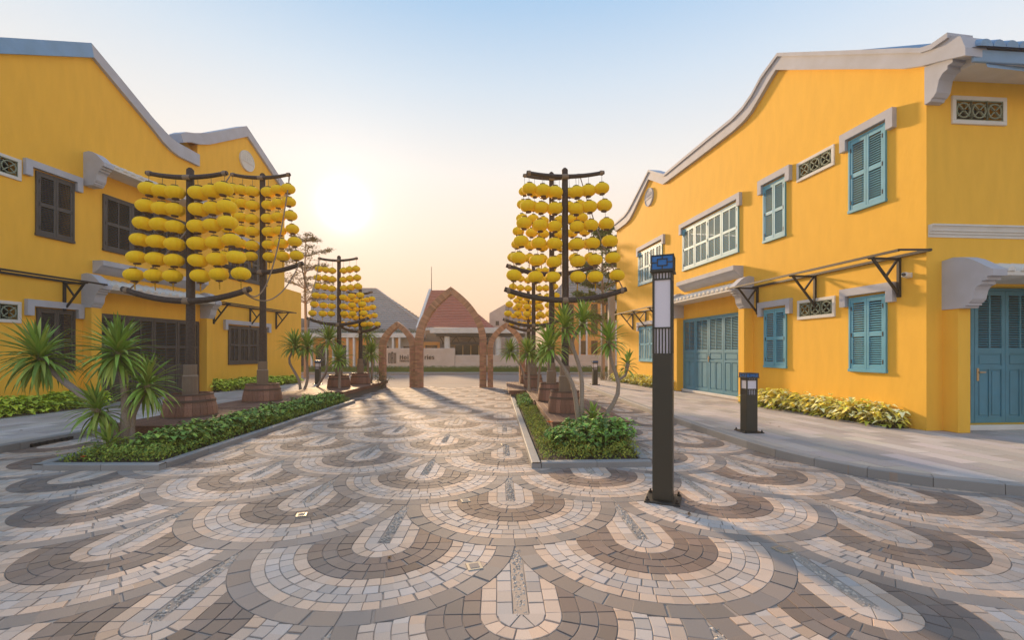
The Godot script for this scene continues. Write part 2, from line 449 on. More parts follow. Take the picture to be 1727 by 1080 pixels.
func ground_and_paving() -> void:
	var g := MB.new()
	g.quad(Vector3(-420, -0.06, 420), Vector3(420, -0.06, 420), Vector3(420, -0.06, -420), Vector3(-420, -0.06, -420))
	structure("ground", g.mesh(), M.ground)
	var bed := MB.new()
	bed.box(Vector3(-22, -0.05, -22.0), Vector3(22, -0.0065, 1.2))
	var rear := MB.new(); rear.col = Color(0.46, 0.40, 0.35); rear.box(Vector3(-22, -0.05, 1.21), Vector3(22, -0.003, 26))
	structure("rear_plaza", rear.mesh(), M.walk_stone)
	var plaza := structure("plaza_paving", bed.mesh(), M.joint)
	var protos := scallop_setts()
	var ew := Vector3(-0.033, 0, -1).normalized(); var ex := Vector3(1, 0, -0.033).normalized()
	var origin := Vector3(-0.01, 0, -4.67)
	var far := MB.new(); var peb := MB.new()
	var ranked := []
	var stain := FastNoiseLite.new(); stain.frequency = 0.35; stain.fractal_octaves = 4; stain.seed = 12
	var r := RandomNumberGenerator.new(); r.seed = 9
	for j in range(-4, 16):
		for i in range(-9, 9):
			var o := origin + ex * ((2 * i + absi(j) % 2) * PAVE_R) + ew * (j * PAVE_D)
			if o.x < -13.0 or o.x > 14.0:
				continue
			var seen: bool = o.z < -1.0 and absf(o.x) < -o.z * 1.25 + 1.6
			if not seen and o.z > 1.5:
				continue
			for k in protos.size():
				var p: Dictionary = protos[k]
				var cen: Vector2 = p.cen
				var w := o + ex * cen.x + ew * cen.y
				if w.z < -21.6:
					continue
				# under the planters and walks nothing shows
				if (w.x < -8.25 and w.z < -2.0) or (w.x > 6.2 and w.z < -5.2) or (w.x > 4.3 and w.z < -7.5):
					continue
				var dep := -w.z
				var tint := r.randf_range(0.84, 1.12) * (0.96 + 0.28 * stain.get_noise_2d(w.x, w.z)) * (0.78 if r.randf() < 0.025 else 1.0)
				var warm := r.randf_range(-0.06, 0.06)
				var base: Vector3 = SETT_COLORS[p.kind]
				if p.kind == "dark" and sin(w.x * 0.9 + 0.7) + sin(w.z * 1.1 + w.x * 0.4) > 0.5:
					base = base.lerp(Vector3(0.29, 0.195, 0.155), 0.55)
				var col := Color(base.x * tint * (1 + warm), base.y * tint, base.z * tint * (1 - warm))
				var top := r.randf_range(-0.0018, 0.0018)
				if p.kind == "strip": top = -0.004; tint = 1.0
				var tilt := Vector2(r.randf_range(-0.012, 0.012), r.randf_range(-0.012, 0.012))
				if dep > 2.45 and dep < 4.6 and absf(w.x) < dep * 1.17:
					ranked.append([p.area / pow(dep, 3.0), k, o, col, top, tilt])
					continue
				far.col = col
				lay_sett(far, p.poly, cen, o, ex, ew, top, tilt, 1 if dep < 11.0 and dep > -2.0 else 0)
			# pebbles set on edge in the slot of the tongue
			if -o.z > 1.6 and -o.z < 9.0 and absf(o.x) < -o.z * 1.2 + 0.5:
				for q in 210:
					var u := r.randf_range(-0.038, 0.038); var w2 := r.randf_range(-0.04, 0.86)
					var rad := r.randf_range(0.006, 0.015)
					var c := o + ex * u + ew * w2 + Vector3.UP * (-0.006 + rad * 0.18)
					var s := r.randf_range(0.5, 1.25)
					peb.col = Color(0.50 * s, 0.42 * s, 0.35 * s)
					var e1 := Vector3(cos(q * 2.4), 0, sin(q * 2.4)) * rad * r.randf_range(0.6, 1.2); var e2 := e1.cross(Vector3.UP) * r.randf_range(0.7, 1.5)
					var up := Vector3.UP * rad * 0.55
					peb.tri(c + e1, c + up, c + e2); peb.tri(c + e2, c + up, c - e1); peb.tri(c - e1, c + up, c - e2); peb.tri(c - e2, c + up, c + e1)
	ranked.sort_custom(func(a, b): return a[0] > b[0])
	for k in ranked.size():
		var e: Array = ranked[k]
		var p: Dictionary = protos[e[1]]
		if k < 300:
			var key := "sett%d_%d" % [e[1], k % 2]
			var mb := MB.new(); mb.col = e[3]
			var cen: Vector2 = p.cen
			var base: Vector3 = e[2] + ex * cen.x + ew * cen.y
			lay_sett(mb, p.poly, cen, e[2] - base, ex, ew, e[4], e[5], 1)
			part(plaza, "paving_stone", mb.mesh(), M.sett, Transform3D(Basis.IDENTITY, base))
		else:
			far.col = e[3]
			lay_sett(far, p.poly, p.cen, e[2], ex, ew, e[4], e[5], 1)
	part(plaza, "paving_stones", far.mesh(), M.sett, Transform3D.IDENTITY, "stuff")
	part(plaza, "pebbles", peb.mesh(), M.pebble, Transform3D.IDENTITY, "stuff")
	# the road across, its kerb and the verge
	var rd := MB.new(); rd.box(Vector3(-70, -0.05, -31.0), Vector3(70, -0.004, -22.0))
	structure("road", rd.mesh(), M.asphalt)
	var kb := MB.new(); kb.bbox(Vector3(-70, -0.05, -31.4), Vector3(70, 0.14, -31.0), 0.02)
	structure("road_kerb", kb.mesh(), M.kerb_stone)
	var vg := MB.new(); vg.box(Vector3(-70, -0.05, -60), Vector3(70, 0.10, -31.4))
	structure("verge_ground", vg.mesh(), M.ground)

# ---------------------------------------------------------------- raised walks
func walk_slabs(parent: Node, inside: PackedVector2Array, along: Vector2, w: float, l: float, near: Vector2, seed_: int) -> void:
	# stone slabs (x, depth) laid in staggered rows inside the outline
	var r := RandomNumberGenerator.new(); r.seed = seed_
	var across := Vector2(-along.y, along.x)
	var all := MB.new()
	var singles := []
	for a in range(-60, 60):
		for b in range(-60, 60):
			var sh := 0.5 * l if absi(a) % 2 else 0.0
			var c := near + across * (a * w) + along * (b * l + sh)
			if c.x < -16.0 or c.x > 17.0 or c.y < 1.0 or c.y > 24.0:
				continue
			var q := PackedVector2Array([c - across * w / 2 - along * l / 2, c + across * w / 2 - along * l / 2, c + across * w / 2 + along * l / 2, c - across * w / 2 + along * l / 2])
			for p in Geometry2D.intersect_polygons(q, inside):
				for s in Geometry2D.offset_polygon(p, -0.003):
					if s.size() < 3:
						continue
					var t := r.randf_range(0.74, 1.12)
					var col := Color(0.63 * t, 0.575 * t * r.randf_range(0.98, 1.03), 0.54 * t * r.randf_range(0.96, 1.06))
					var m := Vector2.ZERO
					for k in s.size():
						m += s[k] / s.size()
					var score := 1.0 / pow(m.length(), 3.0) if absf(m.x) < m.y * 1.2 else 0.0
					singles.append([score, s, col, m, r.randf_range(-0.0012, 0.0012)])
	singles.sort_custom(func(a, b): return a[0] > b[0])
	for k in singles.size():
		var e: Array = singles[k]
		var mb := MB.new() if k < 220 else all
		mb.col = e[2]
		var s: PackedVector2Array = e[1]
		var base := Vector3(e[3].x, WALK_Y + e[4], -e[3].y) if k < 220 else Vector3(0, WALK_Y + e[4], 0)
		var pts := PackedVector3Array()
		for p in s:
			pts.append(Vector3(p.x, 0, -p.y) - (Vector3(base.x, 0, base.z)) + (Vector3.ZERO if k < 220 else Vector3.UP * base.y))
		for i in range(1, pts.size() - 1):
			if (pts[i] - pts[0]).cross(pts[i + 1] - pts[0]).y > 0:
				mb.tri(pts[0], pts[i], pts[i + 1])
			else:
				mb.tri(pts[0], pts[i + 1], pts[i])
		for i in pts.size():
			var a := pts[i]; var b := pts[(i + 1) % pts.size()]
			mb.quad(a - Vector3.UP * 0.008, b - Vector3.UP * 0.008, b, a)
		if k < 220:
			part(parent, "paving_slab", mb.mesh(), M.walk_stone, Transform3D(Basis.IDENTITY, base))
	part(parent, "paving_slabs", all.mesh(), M.walk_stone, Transform3D.IDENTITY, "stuff")

func kerb_line(parent: Node, pts: PackedVector2Array, step: float, w: float, y0: float, y1: float, called: String, side: float) -> void:
	# kerb stones along a line of (x, depth) points, each its own block; side +1 lays them to the right of the line
	var cv := Curve2D.new()
	for p in pts:
		cv.add_point(p)
	cv.bake_interval = 0.05
	var ln := cv.get_baked_length()
	var k := int(ceil(ln / step))
	for i in k:
		var d0 := ln * i / k + 0.003; var d1 := ln * (i + 1) / k - 0.003
		var a := cv.sample_baked(d0); var b := cv.sample_baked(d1)
		var na := (cv.sample_baked(minf(d0 + 0.05, ln)) - cv.sample_baked(maxf(d0 - 0.05, 0))).normalized()
		var nb := (cv.sample_baked(minf(d1 + 0.05, ln)) - cv.sample_baked(maxf(d1 - 0.05, 0))).normalized()
		var a2 := a + Vector2(na.y, -na.x) * w * side; var b2 := b + Vector2(nb.y, -nb.x) * w * side
		var mb := MB.new()
		var s := rng.randf_range(0.85, 1.12); mb.col = Color(s, s, s)
		var m := (a + b2) / 2.0
		var f := func(p: Vector2, y: float) -> Vector3: return Vector3(p.x - m.x, y, -(p.y - m.y))
		var ch := 0.012
		var ai := a.lerp(a2, ch / w); var bi := b.lerp(b2, ch / w); var ao := a2.lerp(a, ch / w); var bo := b2.lerp(b, ch / w)
		var mid := Vector3(0, (y0 + y1) / 2, 0)
		for q in [[f.call(ai, y1), f.call(bi, y1), f.call(bo, y1), f.call(ao, y1)], [f.call(a, y1 - ch), f.call(b, y1 - ch), f.call(bi, y1), f.call(ai, y1)], [f.call(a2, y1 - ch), f.call(b2, y1 - ch), f.call(bo, y1), f.call(ao, y1)], [f.call(a, y0), f.call(b, y0), f.call(b, y1 - ch), f.call(a, y1 - ch)], [f.call(a2, y0), f.call(b2, y0), f.call(b2, y1 - ch), f.call(a2, y1 - ch)], [f.call(a, y0), f.call(a2, y0), f.call(a2, y1 - ch), f.call(a, y1 - ch)], [f.call(b, y0), f.call(b2, y0), f.call(b2, y1 - ch), f.call(b, y1 - ch)]]:
			var qq := []
			for p in q:
				qq.append(p - mid)
			mb.face(mid, qq)
		part(parent, called, mb.mesh(), M.kerb_stone, Transform3D(Basis.IDENTITY, Vector3(m.x, 0, -m.y)))

func walks() -> void:
	var line := PackedVector2Array([Vector2(3.25, 20.6), Vector2(3.43, 15), Vector2(3.60, 11.1), Vector2(3.76, 8.7), Vector2(3.86, 7.6), Vector2(3.97, 6.8), Vector2(4.16, 6.15), Vector2(4.40, 5.68), Vector2(4.69, 5.34), Vector2(5.05, 5.08), Vector2(5.64, 4.80), Vector2(6.6, 4.55), Vector2(8.0, 4.38), Vector2(14.0, 4.2)])
	var poly := PackedVector2Array(line)
	poly.append_array([Vector2(14, 9.5), Vector2(7.6, 9.2), Vector2(5.4, 24.0), Vector2(3.2, 24.0)])
	var base := MB.new()
	base.xf = Transform3D(Basis(Vector3.RIGHT, PI / 2), Vector3.ZERO)  # (x, depth) to (x, -z)
	var flat := PackedVector2Array()
	for p in Geometry2D.offset_polygon(poly, -0.03)[0]:
		flat.append(Vector2(p.x, -p.y))
	base.prism(flat, -(WALK_Y - 0.008), 0.04)
	var rw := structure("right_sidewalk", base.mesh(), M.joint)
	kerb_line(rw, line, 0.62, 0.16, -0.03, WALK_Y + 0.003, "kerb_stone", -1.0)
	var inner := Geometry2D.offset_polygon(poly, -0.165)
	walk_slabs(rw, inner[0], Vector2(-0.1459, 1).normalized(), 0.30, 0.60, Vector2(5.5, 6.0), 41)
	var lline := PackedVector2Array([Vector2(-8.02, 21.0), Vector2(-8.03, 14), Vector2(-8.05, 8.0), Vector2(-8.08, 6.6), Vector2(-8.2, 5.6), Vector2(-8.6, 4.8), Vector2(-9.4, 4.2), Vector2(-12.0, 3.8)])
	var lp := PackedVector2Array(lline)
	lp.append_array([Vector2(-14, 3.8), Vector2(-14.5, 8.0), Vector2(-11.2, 21.0)])
	flat = PackedVector2Array()
	for p in Geometry2D.offset_polygon(lp, -0.03)[0]:
		flat.append(Vector2(p.x, -p.y))
	var lb := MB.new(); lb.xf = base.xf
	lb.prism(flat, -(WALK_Y - 0.008), 0.04)
	var lw := structure("left_sidewalk", lb.mesh(), M.joint)
	kerb_line(lw, lline, 0.62, 0.16, -0.03, WALK_Y + 0.003, "kerb_stone", 1.0)
	var li := Geometry2D.offset_polygon(lp, -0.165)
	walk_slabs(lw, li[0], Vector2(0.1116, 1).normalized(), 0.30, 0.60, Vector2(-9.5, 8.0), 42)
	# the storm drain mouth in the left kerb
	var dr := MB.new()
	dr.box(Vector3(-8.10, 0.012, -7.95), Vector3(-8.046, 0.062, -7.25))
	for k in 6:
		dr.box(Vector3(-8.09, 0.008, -7.28 - k * 0.12), Vector3(-8.04, 0.066, -7.255 - k * 0.12))
	part(lw, "drain_grate", dr.mesh(), M.iron)

# ---------------------------------------------------------------- buildings
# a facade frame: local x runs along the wall, y up from the walk, z out of the wall. sg turns a distance s along the wall into x.
func shutter_meshes(w: float, h: float, style: String) -> Array:
	var key := "sh%.3f_%.3f_%s" % [w, h, style]
	if cache.has(key):
		return cache[key]
	var fr := MB.new(); var lv := MB.new()
	var st := minf(0.075, w * 0.14); var d := 0.032
	var cols := 2 if style == "two" or style == "door" else 1
	var rows := []
	if style == "door":
		rows = [[0.10, h * 0.40, "panel"], [h * 0.43, h * 0.52, "wide"], [h * 0.56, h - 0.09, "louvre"]]
	elif style == "dark_door":
		rows = [[0.10, h * 0.36, "panel"], [h * 0.40, h * 0.62, "louvre"], [h * 0.66, h - 0.09, "louvre"]]
		cols = 2
	else:
		rows = [[0.09, h * 0.46, "louvre"], [h * 0.52, h - 0.08, "louvre"]]
	fr.bbox(Vector3(0, 0, 0), Vector3(st, h, d), 0.004); fr.bbox(Vector3(w - st, 0, 0), Vector3(w, h, d), 0.004)
	var y := 0.0
	for k in rows.size() + 1:
		var y1: float = rows[k][0] if k < rows.size() else h
		fr.box(Vector3(st, y, 0.001), Vector3(w - st, y1, d - 0.002))
		if k < rows.size():
			y = rows[k][1]
	for row in rows:
		var n := 1 if row[2] == "wide" else cols
		var span := (w - 2 * st - (n - 1) * 0.035) / n
		for c in n:
			var x0 := st + c * (span + 0.035); var x1 := x0 + span
			if c > 0:
				fr.box(Vector3(x0 - 0.035, row[0], 0.001), Vector3(x0, row[1], d - 0.003))
			if row[2] == "louvre":
				var k := int((row[1] - row[0]) / 0.047)
				var sp: float = (row[1] - row[0]) / k
				for i in k:
					var yy: float = row[0] + sp * i
					lv.quad(Vector3(x0, yy + 0.002, d - 0.005), Vector3(x1, yy + 0.002, d - 0.005), Vector3(x1, yy + sp * 0.46, 0.006), Vector3(x0, yy + sp * 0.46, 0.006))
					lv.quad(Vector3(x0, yy - 0.006, d - 0.005), Vector3(x1, yy - 0.006, d - 0.005), Vector3(x1, yy + 0.002, d - 0.005), Vector3(x0, yy + 0.002, d - 0.005))
					lv.quad(Vector3(x0, yy - 0.006, d - 0.005), Vector3(x0, yy + sp * 0.46 - 0.006, 0.006), Vector3(x1, yy + sp * 0.46 - 0.006, 0.006), Vector3(x1, yy - 0.006, d - 0.005))
			else:
				fr.box(Vector3(x0, row[0], 0.001), Vector3(x1, row[1], 0.012))
				fr.bbox(Vector3(x0 + 0.03, row[0] + 0.03, 0.010), Vector3(x1 - 0.03, row[1] - 0.03, 0.026), 0.012)
	cache[key] = [fr.mesh(), lv.mesh()]
	return cache[key]

func shutter(parent: Node, x: float, y: float, z: float, w: float, h: float, style: String, m: Material, tilt := 0.0) -> Node3D:
	var ms := shutter_meshes(w, h, style)
	var o := part(parent, "door_leaf" if style.ends_with("door") else "shutter", ms[0], m, Transform3D(Basis(Vector3.UP, tilt), Vector3(x, y, z)))
	part(parent, "louvres", ms[1], m, o.transform, "stuff")
	return o

func window(b: Node, f: Transform3D, sg: float, s0: float, s1: float, y0: float, y1: float, n: int, m: Material, label := "") -> void:
	var x0 := minf(s0 * sg, s1 * sg); var w := absf(s1 - s0); var h := y1 - y0
	var fr := MB.new(); var t := 0.045
	fr.bbox(Vector3(0, 0, -0.02), Vector3(t, h, 0.045), 0.005); fr.bbox(Vector3(w - t, 0, -0.02), Vector3(w, h, 0.045), 0.005)
	fr.bbox(Vector3(t, h - t, -0.02), Vector3(w - t, h, 0.044), 0.005); fr.bbox(Vector3(-0.01, -0.02, -0.02), Vector3(w + 0.01, t, 0.055), 0.005)
	var o := part(b, "window", fr.mesh(), m, f * Transform3D(Basis.IDENTITY, Vector3(x0, y0, 0)))
	if label: o.set_meta("label", label)
	var iw := (w - 2 * t) / n
	for k in n:
		shutter(o, t + k * iw + 0.003, t, 0.004, iw - 0.006, h - 2 * t, "one" if n == 2 else "two", m, rng.randf_range(-0.006, 0.006))
	for k in n:
		for q in 3:
			var hb := MB.new(); hb.bbox(Vector3(0, 0, 0), Vector3(0.02, 0.09, 0.012), 0.003)
			var hx := t + 0.012 if k == 0 else (w - t - 0.032 if k == n - 1 else t + (k + k % 2) * iw - 0.01)
			part(o, "hinge", hb.mesh(), M.iron, Transform3D(Basis.IDENTITY, Vector3(hx, h * [0.1, 0.46, 0.82][q], 0.034)))

func lintel(b: Node, f: Transform3D, sg: float, s0: float, s1: float, top: float, m: Material) -> void:
	var x0 := minf(s0 * sg, s1 * sg); var x1 := maxf(s0 * sg, s1 * sg)
	var mb := MB.new()
	var p := PackedVector2Array([Vector2(x0, top), Vector2(x0, top - 0.40), Vector2(x0 + 0.14, top - 0.40), Vector2(x0 + 0.14, top - 0.165), Vector2(x1 - 0.14, top - 0.165), Vector2(x1 - 0.14, top - 0.40), Vector2(x1, top - 0.40), Vector2(x1, top)])
	mb.prism(p, -0.01, 0.105)
	part(b, "lintel", mb.mesh(), m, f)

func vent(b: Node, f: Transform3D, x0: float, x1: float, y0: float, y1: float, m: Material) -> void:
	var w := x1 - x0; var h := y1 - y0; var t := 0.075
	var fr := MB.new()
	for e in [[0.0, 0.0, w, t], [0.0, h - t, w, h], [0.0, t, t, h - t], [w - t, t, w, h - t]]:
		fr.bbox(Vector3(e[0], e[1], -0.01), Vector3(e[2], e[3], 0.035), 0.006)
	var o := part(b, "air_vent", fr.mesh(), m, f * Transform3D(Basis.IDENTITY, Vector3(x0, y0, 0)))
	var cw := (w - 2 * t) / 3.0; var ch := h - 2 * t; var rr := minf(cw, ch) * 0.42
	for k in 3:
		var g := MB.new()
		var c := Vector3(t + cw * (k + 0.5), h / 2, 0.014)
		var ring := PackedVector3Array()
		for i in 17:
			ring.append(c + Vector3(cos(TAU * i / 16), sin(TAU * i / 16), 0) * rr)
		g.tube(ring, PackedFloat32Array([0.016]), 6, false)
		for i in 4:
			var a := PI / 4 + PI / 2 * i
			g.bar(c + Vector3(cos(a), sin(a), 0) * 0.02, c + Vector3(cos(a), sin(a), 0) * (rr * 1.25), 0.03, 0.018)
		g.bar(c - Vector3(cw / 2, ch / 2 - 0.008, 0), c + Vector3(cw / 2, -ch / 2 + 0.008, 0), 0.02, 0.018); g.bar(c + Vector3(-cw / 2, ch / 2 - 0.008, 0), c + Vector3(cw / 2, ch / 2 - 0.008, 0), 0.02, 0.018)
		g.bar(c - Vector3(cw / 2, ch / 2, 0), c + Vector3(-cw / 2, ch / 2, 0), 0.03, 0.018); g.bar(c + Vector3(cw / 2, -ch / 2, 0), c + Vector3(cw / 2, ch / 2, 0), 0.03, 0.018)
		part(o, "grille", g.mesh(), M.grille)

func canopy(b: Node, f: Transform3D, x0: float, x1: float, dy: float, m: Material, out := 0.64) -> void:
	# a small tiled roof carried by two scrolled side walls
	var q := out / 0.64
	var prof := [[0.0, 3.70], [0.16, 3.73], [0.28, 3.70], [0.38, 3.64], [0.48, 3.55], [0.57, 3.46], [0.64, 3.40], [0.64, 3.29], [0.57, 3.29], [0.57, 3.23], [0.51, 3.23], [0.51, 3.17], [0.455, 3.14], [0.425, 3.08], [0.41, 3.0], [0.40, 2.93], [0.37, 2.875], [0.345, 2.86], [0.345, 2.82], [0.31, 2.82], [0.31, 2.78], [0.0, 2.78]]
	var poly := PackedVector2Array()
	for p in prof:
		poly.append(Vector2(p[0] * q, p[1] + dy))
	var o := Node3D.new(); o.name = "door_canopy"; b.add_child(o, true)
	o.transform = f
	for x in [x0, x1 - 0.27]:
		var mb := MB.new()
		mb.xf = Transform3D(Basis(Vector3(0, 0, 1), Vector3(0, 1, 0), Vector3(-1, 0, 0)), Vector3(x, 0, 0))
		mb.prism(poly, -0.27, 0.0)
		part(o, "scroll_bracket", mb.mesh(), m)
	var rf := MB.new()
	var z1 := 0.60 * q; var ya := 3.60 + dy; var yb := 3.385 + dy
	rf.xf = Transform3D(Basis(Vector3(0, 0, 1), Vector3(0, 1, 0), Vector3(-1, 0, 0)), Vector3(x0 + 0.27, 0, 0))
	rf.prism(PackedVector2Array([Vector2(0, ya), Vector2(z1, yb), Vector2(z1, yb - 0.075), Vector2(z1 - 0.06, yb - 0.085), Vector2(0, yb - 0.10)]), -(x1 - x0 - 0.54), 0.0)
	part(o, "roof_slab", rf.mesh(), M.white_trim)
	var k := int((x1 - x0 - 0.54) / 0.235)
	if not cache.has("ctile%.2f" % q):
		var t := MB.new()
		var pts := 7
		for i in pts - 1:
			var a0 := PI * i / (pts - 1); var a1 := PI * (i + 1) / (pts - 1)
			var p := func(a: float, z: float) -> Vector3: return Vector3(cos(a) * 0.075, ya - dy + (yb - ya) * z / z1 + sin(a) * 0.085, z)
			t.quad(p.call(a0, z1 + 0.02), p.call(a1, z1 + 0.02), p.call(a1, 0.0), p.call(a0, 0.0))
			t.tri(Vector3(0, yb - dy, z1 + 0.02), p.call(a0, z1 + 0.02), p.call(a1, z1 + 0.02))
		cache["ctile%.2f" % q] = t.mesh()
	for i in k:
		part(o, "roof_tile", cache["ctile%.2f" % q], M.white_trim, Transform3D(Basis.IDENTITY, Vector3(x0 + 0.27 + (x1 - x0 - 0.54) * (i + 0.5) / k, dy, 0)))

func awning(called: String, f: Transform3D, sg: float, s0: float, s1: float, y: float, posts: Array, label: String) -> void:
	var o := thing(called, label, "awning frame", f, "steel awning frames over the windows")
	var depth := 0.72
	var fm := MB.new()
	fm.bar(Vector3(s0 * sg, y, depth), Vector3(s1 * sg, y, depth), 0.04, 0.045)
	part(o, "outer_rail", fm.mesh(), M.iron)
	fm = MB.new(); fm.bar(Vector3(s0 * sg, y + 0.03, 0.035), Vector3(s1 * sg, y + 0.03, 0.035), 0.05, 0.05)
	part(o, "wall_rail", fm.mesh(), M.iron)
	for e in [s0, s1]:
		var cb := MB.new(); var x: float = e * sg
		cb.bar(Vector3(x, y + 0.03, 0.02), Vector3(x, y + 0.005, depth), 0.03, 0.035)
		part(o, "end_bar", cb.mesh(), M.iron)
	for p in posts:
		var drop := 0.78
		var br := MB.new(); var x: float = p * sg
		br.bar(Vector3(x, y + 0.03, 0.03), Vector3(x, y - drop, 0.03), 0.055, 0.05)
		br.bar(Vector3(x, y - drop + 0.06, 0.04), Vector3(x, y - 0.02, depth - 0.08), 0.035, 0.045)
		br.bar(Vector3(x, y - 0.03, 0.06), Vector3(x, y - drop * 0.5, 0.34), 0.03, 0.04)
		br.bar(Vector3(x, y - 0.025, 0.03), Vector3(x, y - 0.025, depth), 0.035, 0.045)
		part(o, "bracket", br.mesh(), M.iron)

func band(b: Node, called: String, f: Transform3D, sg: float, lower: Array, upper: Array, z0: float, z1: float, m: Material) -> MeshInstance3D:
	var p := PackedVector2Array()
	for e in lower:
		p.append(Vector2(e[0] * sg, e[1]))
	for k in upper.size():
		var e: Array = upper[upper.size() - 1 - k]
		p.append(Vector2(e[0] * sg, e[1]))
	var mb := MB.new(); mb.prism(p, z0, z1)
	return part(b, called, mb.mesh(), m, f)

func pierced_wall(b: Node, f: Transform3D, sg: float, foot: Array, top: Array, holes: Array, z0: float, z1: float) -> void:
	# the wall slab is laid in upright strips so that windows, doors and vents are real openings
	var outline := PackedVector2Array()
	for e in foot:
		outline.append(Vector2(e[0], e[1]))
	for k in top.size():
		var e: Array = top[top.size() - 1 - k]
		outline.append(Vector2(e[0], e[1]))
	var cuts := [foot[0][0], foot[1][0]]
	for h in holes:
		cuts.append(h[0]); cuts.append(h[1])
	cuts.sort()
	var mb := MB.new()
	for k in cuts.size() - 1:
		var a: float = cuts[k]; var c: float = cuts[k + 1]
		if c - a < 0.002: continue
		var ps: Array = Geometry2D.intersect_polygons(outline, PackedVector2Array([Vector2(a, -1), Vector2(c, -1), Vector2(c, 20), Vector2(a, 20)]))
		for h in holes:
			if h[0] < c - 0.001 and h[1] > a + 0.001:
				var nx := []
				for p in ps:
					for q in Geometry2D.clip_polygons(p, PackedVector2Array([Vector2(a - 0.01, h[2]), Vector2(c + 0.01, h[2]), Vector2(c + 0.01, h[3]), Vector2(a - 0.01, h[3])])):
						nx.append(q)
				ps = nx
		for p in ps:
			var m := PackedVector2Array()
			for v in p:
				m.append(Vector2(v.x * sg, v.y))
			mb.prism(m, z0, z1)
	part(b, "wall", mb.mesh(), M.yellow_wall, f)

func roof_sheet(b: Node, f: Transform3D, sg: float, line: Array, z0: float, z1: float, drop: float) -> void:
	var mb := MB.new()
	for k in line.size() - 1:
		var a: Array = line[k]; var c: Array = line[k + 1]
		var p := Vector3(a[0] * sg, a[1] - drop, z1); var q := Vector3(c[0] * sg, c[1] - drop, z1)
		var p2 := Vector3(a[0] * sg, a[1] - drop, z0); var q2 := Vector3(c[0] * sg, c[1] - drop, z0)
		if sg > 0: mb.quad(p, q, q2, p2)
		else: mb.quad(q, p, p2, q2)
	part(b, "roof", mb.mesh(), M.roof_grey, f)

func medallion(b: Node, f: Transform3D, x: float, y: float, r: float, m: Material) -> void:
	var mb := MB.new()
	var ring := PackedVector2Array()
	for k in 40:
		ring.append(Vector2(cos(TAU * k / 40) * r, sin(TAU * k / 40) * r))
	mb.prism(ring, -0.01, 0.05)
	var o := part(b, "medallion", mb.mesh(), m, f * Transform3D(Basis.IDENTITY, Vector3(x, y, 0)))
	var rim := MB.new(); var pts := PackedVector3Array()
	for k in 41:
		pts.append(Vector3(cos(TAU * k / 40), sin(TAU * k / 40), 0) * (r - 0.02) + Vector3(0, 0, 0.052))
	rim.tube(pts, PackedFloat32Array([0.022]), 6, false)
	part(o, "rim", rim.mesh(), m)
	var rel := MB.new()  # relief of a roofed bridge over a bar
	rel.bar(Vector3(-r * 0.9, -r * 0.12, 0.055), Vector3(r * 0.9, -r * 0.12, 0.055), 0.03, 0.04)
	rel.bar(Vector3(-r * 0.8, -r * 0.02, 0.055), Vector3(r * 0.8, -r * 0.02, 0.055), 0.02, 0.025)
	for k in 5:
		rel.bar(Vector3((k - 2) * r * 0.24, 0, 0.055), Vector3((k - 2) * r * 0.24, r * (0.62 - 0.1 * absi(k - 2)), 0.055), 0.025, 0.025)
	for k in 3:
		var y0 := r * (0.25 + 0.2 * k); var hw := r * (0.72 - 0.2 * k)
		rel.bar(Vector3(-hw, y0, 0.055), Vector3(0, y0 + r * 0.1, 0.055), 0.02, 0.025); rel.bar(Vector3(0, y0 + r * 0.1, 0.055), Vector3(hw, y0, 0.055), 0.02, 0.025)
	part(o, "relief", rel.mesh(), m)

func box_part(b: Node, called: String, f: Transform3D, lo: Vector3, hi: Vector3, m: Material, r := 0.008) -> MeshInstance3D:
	var mb := MB.new(); mb.bbox(lo, hi, r)
	return part(b, called, mb.mesh(), m, f)

func open_frame(b: Node, f: Transform3D, x0: float, x1: float, y0: float, y1: float, z0: float, z1: float, t: float, m: Material) -> MeshInstance3D:
	var mb := MB.new()
	mb.bbox(Vector3(x0, y0, z0), Vector3(x0 + t, y1, z1), 0.005); mb.bbox(Vector3(x1 - t, y0, z0), Vector3(x1, y1, z1), 0.005)
	mb.bbox(Vector3(x0 + t, y1 - t - 0.03, z0), Vector3(x1 - t, y1, z1 - 0.002), 0.005); mb.bbox(Vector3(x0 + t, y0, z0), Vector3(x1 - t, y0 + 0.022, z1 - 0.002), 0.005)
	return part(b, "door_frame", mb.mesh(), m, f)

func ledge(b: Node, f: Transform3D, x0: float, x1: float, top: float, m: Material) -> void:
	var mb := MB.new()
	mb.xf = Transform3D(Basis(Vector3(0, 0, 1), Vector3(0, 1, 0), Vector3(-1, 0, 0)), Vector3(x0, 0, 0))
	mb.prism(PackedVector2Array([Vector2(-0.01, top), Vector2(0.34, top), Vector2(0.34, top - 0.14), Vector2(0.30, top - 0.145), Vector2(0.25, top - 0.18), Vector2(0.20, top - 0.24), Vector2(0.13, top - 0.29), Vector2(0.06, top - 0.33), Vector2(-0.01, top - 0.36)]), -(x1 - x0), 0.0)
	part(b, "ledge", mb.mesh(), m, f)

